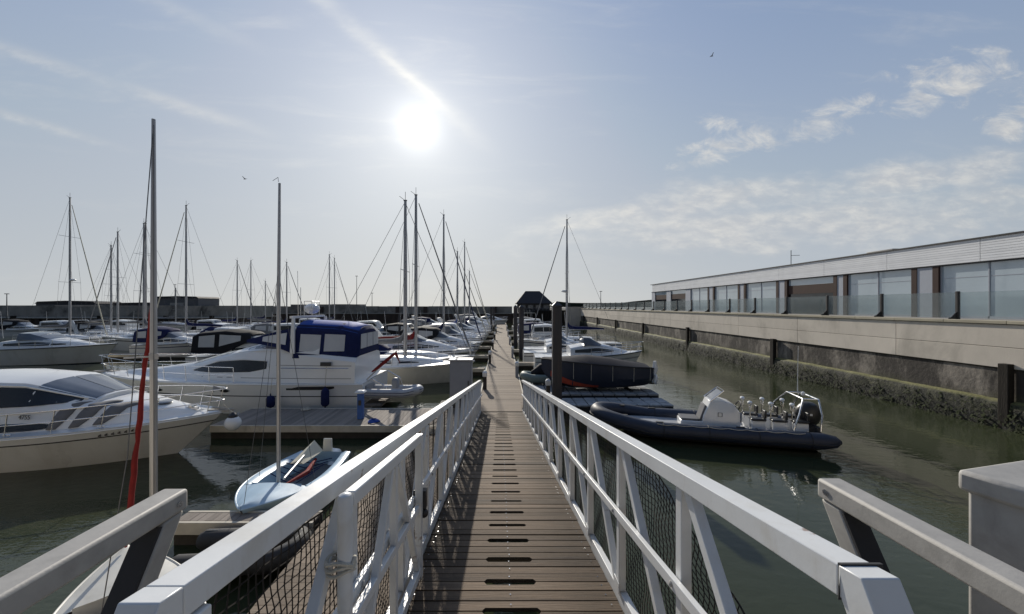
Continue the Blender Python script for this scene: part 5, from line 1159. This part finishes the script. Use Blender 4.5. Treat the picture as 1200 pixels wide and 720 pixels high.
# green inflatable dinghy beside it
dg = thing('inflatable_dinghy', 'small grey green inflatable dinghy with a black cover lying left of the covered black boat', 'dinghy', (3.25, 20.2, .44), rz=R(178))
full, tb_ = inflatable(dg, 2.3, 1.3, .22, 'tube_green', z=.28, nose=.7)
mb = MB(); mb.tube([(-.1, 0, .48), (.4, 0, .68), (1.2, 0, .66), (1.7, 0, .5)], [.25, .42, .36, .1], 10); mb.build('cover', 'black_canvas', dg)
mb = MB(); p_ = [(.55 + .075 * i, .66, .30) for i in range(6)]
for q in p_: mb.box(q[0], q[0] + .05, q[1] - .003, q[1] + .006, q[2] - .05, q[2] + .05)
mb.build('tube_lettering', 'black', tb_, smooth=False)
mb = MB(); mb.hexa([(0, -.45, .08), (1.8, -.3, .14), (1.8, .3, .14), (0, .45, .08), (0, -.45, .16), (1.8, -.3, .2), (1.8, .3, .2), (0, .45, .16)]); mb.build('floor', 'grey_plastic', dg)

# -------------------------------------------------------------- small dinghies, lower left
def dinghy(name, label, loc, rz, L, B, m, fd=.30, fb=.5):
    t = thing(name, label, 'dinghy', loc, rz=rz)
    H = Hull(L, B, .42, fb, rake=.35, tm=.45, p=2.2, stern=.78, w0=.72, w1=.2, zk=-.08, pw=.6)
    ts = [1 - (1 - i / 24) ** 1.25 for i in range(25)]; lv = [0, .15, .3, .5, .75, 1.0]
    mb = MB()
    for sd in (1, -1): mb.loft([[Vector((H.x(q, l), sd * H.w(q, l), H.z(q, l))) for l in lv] for q in ts], False, False, 0, close=False)
    tr = [Vector((H.x(0, l), H.w(0, l), H.z(0, l))) for l in lv] + [Vector((H.x(0, l), -H.w(0, l), H.z(0, l))) for l in reversed(lv)]
    mb.add(tr, [tuple(range(len(tr)))]); mb.build('hull', m, t, angle=50)
    # foredeck, side tanks
    def inner(q): return max(.0, H.half(q) - (.20 if q < .95 else .1))
    t0, t1 = .10, 1 - fd
    mb = MB(); fq = [lerp(t1, 1, i / 8) for i in range(9)]
    mb.loft([[Vector((H.x(q, 1), k * max(.004, H.half(q) - .008), H.sheer(q) + .004 + .07 * (1 - k * k))) for k in (-1, -.5, 0, .5, 1)] for q in fq], False, False, close=False)
    e = t1; mb.add([Vector((H.x(e, 1), k * inner(e), zz)) for k in (-1, 1) for zz in (.12, H.sheer(e) + .06)], [(0, 1, 3, 2)])
    mb.build('foredeck', m, t, angle=50)
    mb = MB(); sq = [lerp(0, t1, i / 12) for i in range(13)]
    for sd in (1, -1): mb.loft([[Vector((H.x(q, 1), sd * (H.half(q) - .008), H.sheer(q) + .004)), Vector((H.x(q, 1), sd * (H.half(q) - .12), H.sheer(q) + .03)), Vector((H.x(q, 1), sd * (inner(q) - .04), H.sheer(q) - .03)), Vector((H.x(q, 1), sd * (inner(q) - .10), .08))] for q in sq], False, False, close=False)
    mb.build('side_deck', m, t, angle=50)
    mb = MB(); mb.loft([[Vector((H.x(q, 1), k * H.half(q) * .8, .08)) for k in (-1, 1)] for q in sq], False, False, close=False); mb.build('cockpit_floor', 'seat_grey', t)
    mb = MB(); mb.tube([H.gun(q, 1, -.005, 0) for q in ts] + [H.gun(q, -1, -.005, 0) for q in reversed(ts[:-1])], .018, 6); mb.build('gunwale', m, t)
    return t, H
bow, stn = W(287, 603, 7.5), W(383, 545, 10.6)
dv = Vector((bow.x - stn.x, bow.y - stn.y, 0)); LL = dv.length + .1
bd_, HB = dinghy('sailing_dinghy', 'pale blue sailing dinghy with open cockpit and bare mast, beside the ramp', (stn.x - .02, stn.y, .05), math.atan2(dv.y, dv.x), LL, 1.75, 'dinghy_blue', fd=.34)
ml = LL * .64
mb = MB(); mb.tube([(ml, 0, .1), (ml, 0, 4.2), (ml - .04, 0, 7.18)], [.042, .042, .028], 8); ms = mb.build('mast', 'alu', bd_)
mb = MB(); mb.tube([(ml, 0, 7.2), (ml - .06, -.05, 7.32), (ml - .1, -.2, 7.26)], .005, 4); mb.build('wind_vane', 'black', ms)
mb = MB(); mb.tube([(LL - .1, 0, .55), (ml, 0, 5.2)], .006, 4)
for sd in (1, -1): mb.tube([(ml - .3, sd * .66, .5), (ml, 0, 5.2)], .006, 4)
mb.build('rigging', 'stay', bd_)
mb = MB(); mb.tube([(ml - .1, .1, .42), (ml - .8, .2, .40), (ml - 1.6, -.05, .38)], [.02, .06, .04], 8); mb.build('rolled_sail', 'red_cloth', bd_)
mb = MB(); mb.loft([[(.15, -.45, .5), (.15, .0, .5), (.15, -.25, .78)], [(1.0, -.40, .48), (1.0, -.05, .48), (1.0, -.2, .56)]]); mb.build('folded_sail', 'sail', bd_, smooth=False)
mb = MB(); mb.tube([(ml - .2, .0, .5), (.2, -.3, .62)], .03, 7); mb.build('boom', 'alu', bd_)
mb = MB(); mb.hexa([(-.10, -.16, .0), (-.05, -.16, .0), (-.05, .16, .0), (-.10, .16, .0), (-.12, -.12, .75), (-.07, -.12, .75), (-.07, .12, .75), (-.12, .12, .75)]); mb.build('rudder_stock', 'dinghy_white', bd_, bevel=.02)
mb = MB()
for i in range(5): mb.tube([(LL * .5 - .2 * i, -.5, .5), (LL * .48 - .2 * i, .0, .2 + .05 * i), (LL * .45 - .2 * i, .5, .5)], .012, 5)
mb.build('sheet', 'navy', bd_)
# white roll behind its transom
wr = W(392, 540, 10.9); mb = MB(); mb.tube([wr + Vector((-.05, -.55, -.25)), wr + Vector((.08, -.2, -.0)), wr + Vector((-.02, .15, .16)), wr + Vector((-.25, .3, .2))], [.10, .16, .15, .06], 12)
tag(mb.build('ring_fender', 'gelcoat', loc=wr), 'curved white fender at the stern of the pale blue dinghy', 'fender')
# nearer white dinghy with a furled red jib
nb = W(148, 637, 6.15)
ax = Vector((math.cos(R(133)), math.sin(R(133)), 0)); LL = 4.1
wd, HW = dinghy('sailing_dinghy', 'dull white sailing dinghy with tall mast and furled red jib, nearest to the camera', tuple(Vector((nb.x, nb.y, .0)) - ax * LL), R(133), LL, 1.6, 'dinghy_white', fd=.3, fb=.62)
rel = W(180, 575, 5.35); mloc = Vector((rel.x, rel.y, 0)) - (Vector((nb.x, nb.y, 0)) - ax * LL)
mlx = mloc.dot(ax); mly = mloc.dot(Vector((-ax.y, ax.x, 0)))
tz = CZ + (359 - 140) * 5.35 / F
mb = MB(); mb.tube([(mlx, mly, .1), (mlx, mly, 3.6), (mlx, mly, tz)], [.047, .045, .024], 10); ms = mb.build('mast', 'alu', wd)
mb = MB(); mb.box(mlx - .05, mlx + .05, mly - .05, mly + .05, 3.74, 3.82); mb.bar((mlx, mly - .3, 3.78), (mlx, mly + .3, 3.78), .03, .02); mb.build('spreader', 'alu', ms)
mb = MB(); mb.tube([(mlx, mly, tz - .05), (mlx - .5, mly + .25, 2.6), (mlx - .9, mly + .5, .6)], .006, 4); mb.tube([(mlx - .06, mly, tz - .1), (mlx - .06, mly, .6)], .004, 4)
mb.build('rigging', 'stay', wd)
jt = W(178, 355, 5.45); a = jt - (Vector((nb.x, nb.y, 0)) - ax * LL); jx, jy, jz = a.dot(ax), a.dot(Vector((-ax.y, ax.x, 0))), a.z
bx_, by_, bz_ = LL - .2, 0, .72
mb = MB(); P0, P1 = Vector((bx_, by_, bz_)), Vector((jx, jy, jz)); r_ = random.Random(3)
mb.tube([P0.lerp(P1, i / 22) + Vector((r_.uniform(-.008, .008), r_.uniform(-.008, .008), 0)) for i in range(23)], [.02] + [.037 - .015 * i / 22 + r_.uniform(-.006, .006) for i in range(1, 22)] + [.012], 8); mb.build('furled_jib', 'red_cloth', wd, angle=60)
mb = MB(); mb.tube([(LL - .35, -.12, .66), (LL - .5, -.25, .86), (LL - .62, -.3, 1.0), (LL - .75, -.32, .8), (LL - .8, -.36, .68)], .022, 7); mb.build('rope_loop', 'rope', wd)
mb = MB(); mb.loft([[(.4, -.5, .36), (.4, .5, .36), (.4, .3, .50), (.4, -.3, .50)], [1 * (2.4,)[0:1][0:0] or (2.4, -.56, .40), (2.4, .56, .40), (2.4, .34, .58), (2.4, -.34, .58)]]); mb.build('cockpit_cover', 'black_canvas', wd)

# -------------------------------------------------------------- marina: left row along the walkway
yacht('cream hulled yacht with bow beside the grey cabinet, first in the left walkway row', (-5.75, 22.9), 0, L=9.4, B=3.0, fb=1.12, top=10.75, hull='cream', stripe='cream', boomm='grey_canvas', mr=.115, furl=None, dodger='grey_canvas')
yacht('white yacht with red sail cover and the tallest mast left of the walkway', (-5.9, 26.4), 0, L=9.2, B=2.9, fb=1.0, top=12.1, boomm='red_cloth', mr=.115, furl='grey_canvas', dodger='navy', stripe='navy')
cruiser('white motor boat with swept radar arch just behind the red sail cover', (-11.3, 29.2, 0), 0, L=9.2, B=3.0, fb=1.3, arch=True, stripe='black', roof=1.25, hard=False)
cruiser('white cruiser with black framed canopy, behind the swept arch boat in the left row', (-9.2, 34.6, 0), 0, L=7.3, B=2.7, fb=1.2, canopy='black_canvas', arch=True, stripe='navy', roof=1.15)
yacht('white yacht with a dark furled genoa, third yacht of the left walkway row', (-5.5, 36.4), 0, L=8.6, top=13.1, boomm='navy', furl='navy', dodger='grey_canvas')
cruiser('small open white boat with navy cover low among the left walkway row', (-8.0, 32.6, 0), 0, L=6.0, B=2.3, fb=.85, stripe='navy', roof=.7, cab='navy')
cruiser('white cruiser with grey canopy beyond the third left yacht', (-9.0, 41.2, 0), 0, L=7.2, B=2.7, fb=1.2, canopy='grey_canvas', stripe='grey_plastic')
yacht('slim masted white yacht with blue sail cover, fourth yacht of the left row', (-5.4, 46.8), 0, L=8.4, top=11.1, boomm='blue_canvas', stripe='blue_canvas')
cruiser('white hard topped cruiser in the middle of the left walkway row', (-9.5, 43.8, 0), 0, L=7.8, B=2.8, fb=1.2, hard=True)
cruiser('white arch backed cruiser next before the fifth left yacht', (-9.0, 50.2, 0), 0, L=7.6, B=2.8, fb=1.25, arch=True, stripe='black', roof=1.2)
yacht('white yacht with a tall thin mast, fifth yacht of the left row', (-5.2, 53.8), 0, L=8.6, top=13.4, boomm='grey_canvas')
cruiser('white cruiser with navy canopy toward the far end of the left row', (-8.6, 57.6, 0), 0, L=7.0, B=2.6, fb=1.1, canopy='navy')
yacht('short masted white yacht, farthest yacht of the left row', (-5.2, 61.8), 0, L=8.0, top=10.1, boomm='navy')
cruiser('white arch backed cruiser beyond the farthest left yacht', (-8.8, 66.2, 0), 0, L=7.6, B=2.8, fb=1.3, arch=True, roof=1.3)
cruiser('white hard topped cruiser near the far piles of the left row', (-8.4, 72.0, 0), 0, L=7.0, B=2.7, fb=1.2, hard=True, stripe='black')
cruiser('white canopied cruiser at the far end of the left row', (-9.4, 79, 0), 0, L=8.0, B=2.8, fb=1.3, canopy='grey_canvas', roof=1.3)
cruiser('last white arch backed cruiser at the head of the walkway', (-7.6, 87, 0), 0, L=9.0, B=3.2, fb=1.5, arch=True, roof=1.5)
# right row
cruiser('white cuddy cruiser with grey purple bow and pulpit right of the big black pile', (2.2, 26.0, 0), R(-2), L=7.2, B=2.6, fb=1.5, stripe='grey_plastic', hull='gelcoat', roof=1.1, canopy=None)
cruiser('small white cuddy boat with dark side window behind the grey purple bowed cruiser', (1.7, 30.2, 0), 0, L=5.4, B=2.1, fb=1.2, roof=1.0, hull='gelcoat', stripe='black')
yacht('white yacht with the only mast right of the walkway', (6.45, 38.0), 180, L=9.0, top=13.0, boomm='navy', furl='grey_canvas', radar=True)
cruiser('white cabin boat with sloping windscreen left of the right hand mast', (1.8, 33.4, 0), 0, L=6.2, B=2.4, fb=1.1, stripe='grey_plastic', roof=1.1)
cruiser('white hard topped boat before the hut, third motor boat of the right row', (1.8, 42.2, 0), 0, L=6.8, B=2.5, fb=1.1, hard=True)
cruiser('white canopied boat before the hut, fourth motor boat of the right row', (1.8, 47.5, 0), 0, L=6.8, B=2.6, fb=1.15, canopy='navy')
cruiser('white arch backed boat before the hut, fifth motor boat of the right row', (1.8, 52.0, 0), 0, L=7.2, B=2.6, fb=1.2, arch=True, roof=1.2)
cruiser('white hard topped boat before the hut, sixth motor boat of the right row', (1.8, 58.5, 0), 0, L=7.4, B=2.7, fb=1.2, hard=True, stripe='black')
cruiser('white grey canopied boat before the hut, last motor boat of the right row', (1.8, 67, 0), 0, L=7.6, B=2.8, fb=1.3, canopy='grey_canvas')
# far left group
cruiser('white sports cruiser with dark windscreen at the left edge behind the nearest cruiser', (-41.6, 30.0, 0), R(2), L=11.2, B=3.4, fb=1.55, roof=1.05, stripe='hull_grey', hull='hull_grey')
yacht('white yacht with long dark sheer stripe, left of the rounded stern yacht', (-36.9, 39.6), 180, L=10.2, B=3.2, fb=1.35, top=13.0, boomm='grey_canvas', stripe='black', furl=None, spread=2)
yacht('white yacht with rounded transom and navy spray hood, facing left', (-33.7, 41.0), 180, L=9.4, B=3.1, fb=1.25, top=15.2, boomm='navy', dodger='navy', furl='sail', spread=2)
yacht('tall masted white yacht with furled grey genoa at the far left', (-45.2, 40.2), 0, L=9.2, B=3.0, fb=1.1, top=15.8, boomm='grey_canvas', furl='sail', radar=True, spread=2)
yacht('white yacht with grey sail cover, mast shorter of the close left pair', (-47.4, 46.6), 0, L=8.6, top=11.8, boomm='grey_canvas', furl=None)
yacht('white yacht with bare boom, mast taller of the close left pair', (-44.2, 44.2), 180, L=8.8, top=13.0, boomm=None, furl='grey_canvas')
cruiser('boxy white cabin boat with black outboard right of the rounded stern yacht', (-30.2, 44.0, 0), R(158), L=6.4, B=2.5, fb=1.1, hard=True, outboard=True, roof=1.0)
cruiser('white cruiser with black framed canopy behind the blue canopied cruiser', (-21.6, 27.5, 0), 0, L=8.4, B=2.9, fb=1.3, canopy='black_canvas', roof=1.25)
for mx_, ty, Y, hd, lab, bm_ in ((278, 306, 58, 0, 'far white yacht with leaning thin mast, left of the next thin mast', 'navy'), (294, 306, 62, 180, 'far white yacht with thin mast, right one of two before the breakwater', 'grey_canvas'), (336, 308, 52, 0, 'far white yacht with mast close left of the radar dome', 'navy'), (386, 299, 56, 180, 'far white yacht with taller mast behind the blue canopy', 'grey_canvas'), (392, 303, 66, 0, 'far white yacht with shorter mast behind the blue canopy', 'navy'), (311, 330, 70, 0, 'far small white yacht with the shortest mast by the breakwater', 'navy')):
    p = W(mx_, ty, Y); yacht(lab, (p.x, Y), hd, L=8.2, B=2.8, top=p.z, boomm=bm_, furl=None if hd else 'grey_canvas', mr=.09)
for i, (px, Y, L_, hd, cn_, hd_, lab) in enumerate(((252, 56, 7, 0, None, True, 'far white hard topped boat right of the boxy cabin boat'), (300, 46, 7.5, 180, 'grey_canvas', False, 'far white boat with grey canopy above the black framed canopy'), (345, 44, 7.2, 0, None, True, 'far white hard topped boat left of the radar dome'), (400, 44, 7.5, 180, 'navy', False, 'far white boat with navy canopy behind the blue canopy'), (425, 37, 7.0, 0, None, False, 'white open cockpit boat right of the blue canopy'), (440, 52, 8, 0, None, True, 'far white hard topped boat left of the red sail cover'), (470, 60, 8, 180, 'grey_canvas', False, 'far white boat with grey canopy behind the twin masts'), (370, 62, 8, 0, None, True, 'far white wheelhouse boat below the breakwater behind the blue canopy'), (75, 52, 8, 0, None, True, 'far white wheelhouse boat under the tall left mast'), (28, 58, 8, 0, 'black_canvas', False, 'far dark canopied boat at the far left before the piled quay'), (140, 55, 7, 180, None, True, 'far white wheelhouse boat behind the close left pair of masts'))):
    p = W(px, 400, Y); cruiser(lab, (p.x - (L_ / 2 if hd == 0 else -L_ / 2), Y, 0), R(hd), L=L_, B=2.6, fb=1.15, canopy=cn_, hard=hd_, rail=True)
# far yachts whose masts stand thin over the breakwater line
for px, ty, Y, lab in ((130, 290, 60, 'distant yacht with short thin mast, left one beyond the close left pair'), (171, 262, 52, 'distant yacht with tall mast directly behind the nearest dinghy mast'), (206, 338, 72, 'distant small yacht before the grey harbour building')):
    p = W(px, ty, Y); yacht(lab, (p.x, Y), 0, L=8.0, top=p.z, boomm='grey_canvas', furl=None, spread=2)

for px, Y, L_, hd, cn_, hd_, ar, lab in ((205, 36.0, 6.4, 0, 'navy', False, False, 'small white boat with navy cover before the rounded stern yacht'), (262, 35.0, 6.8, 180, None, True, False, 'white hard topped fishing boat left of the black framed canopy'), (120, 48.5, 7.4, 0, 'black_canvas', False, True, 'white arch backed boat with black canopy behind the long striped yacht'), (408, 31.5, 7.0, 0, None, False, True, 'white arch backed boat directly behind the blue canopy'), (452, 44.5, 7.2, 180, 'black_canvas', False, False, 'white boat with black canopy left of the twin masts'), (505, 69.0, 8.0, 0, 'navy', False, True, 'distant arch backed boat with navy canopy right of the twin masts')):
    p = W(px, 400, Y); cruiser(lab, (p.x - (L_ / 2 if hd == 0 else -L_ / 2), Y, 0), R(hd), L=L_, B=2.6, fb=1.2, canopy=cn_, hard=hd_, arch=ar, stripe='navy')

ti = thing('inflatable_dinghy', 'black inflatable dinghy with a pale grab line tucked between the ramp and the white dinghy', 'dinghy', (-5.25, 6.5, .05), rz=R(4))
full, tb_ = inflatable(ti, 1.95, 1.05, .17, 'rubber', z=.26, nose=.5)
mb = MB(); mb.hexa([(0, -.4, .06), (1.6, -.25, .1), (1.6, .25, .1), (0, .4, .06), (0, -.4, .14), (1.6, -.25, .18), (1.6, .25, .18), (0, .4, .14)]); mb.build('floor', 'black_canvas', ti)
mb = MB(); mb.tube([(q[0], q[1] * 1.0, q[2] + .17 - .03 * abs(math.sin(i * 1.1))) for i, q in enumerate(full[2:-2])], .014, 6); mb.build('grab_line', 'rope', tb_)

for x, y, z, r0, m_, lab in ((-4.45, 13.35, PZ, .20, 'blue_canvas', 'loose coil of blue rope on the boards beside the blue power post'), (-2.2, 12.2, PZ, .17, 'rope', 'pale coil of rope on the side pontoon below the ramp'), (-7.6, 14.9, PZ, .18, 'rope', 'pale coil of rope on the cross pontoon under the cruiser windows')):
    mb = MB(); rr_ = random.Random(int(x * 10)); pts_ = []
    for k in range(90):
        a = k * .42; q = r0 - .0012 * k + rr_.uniform(-.012, .012); pts_.append((x + q * math.cos(a), y + q * math.sin(a), z + .018 + .0009 * k + rr_.uniform(0, .008)))
    mb.tube(pts_, .014, 5); tag(mb.build('rope_coil', m_, loc=(x, y, z)), lab, 'rope')
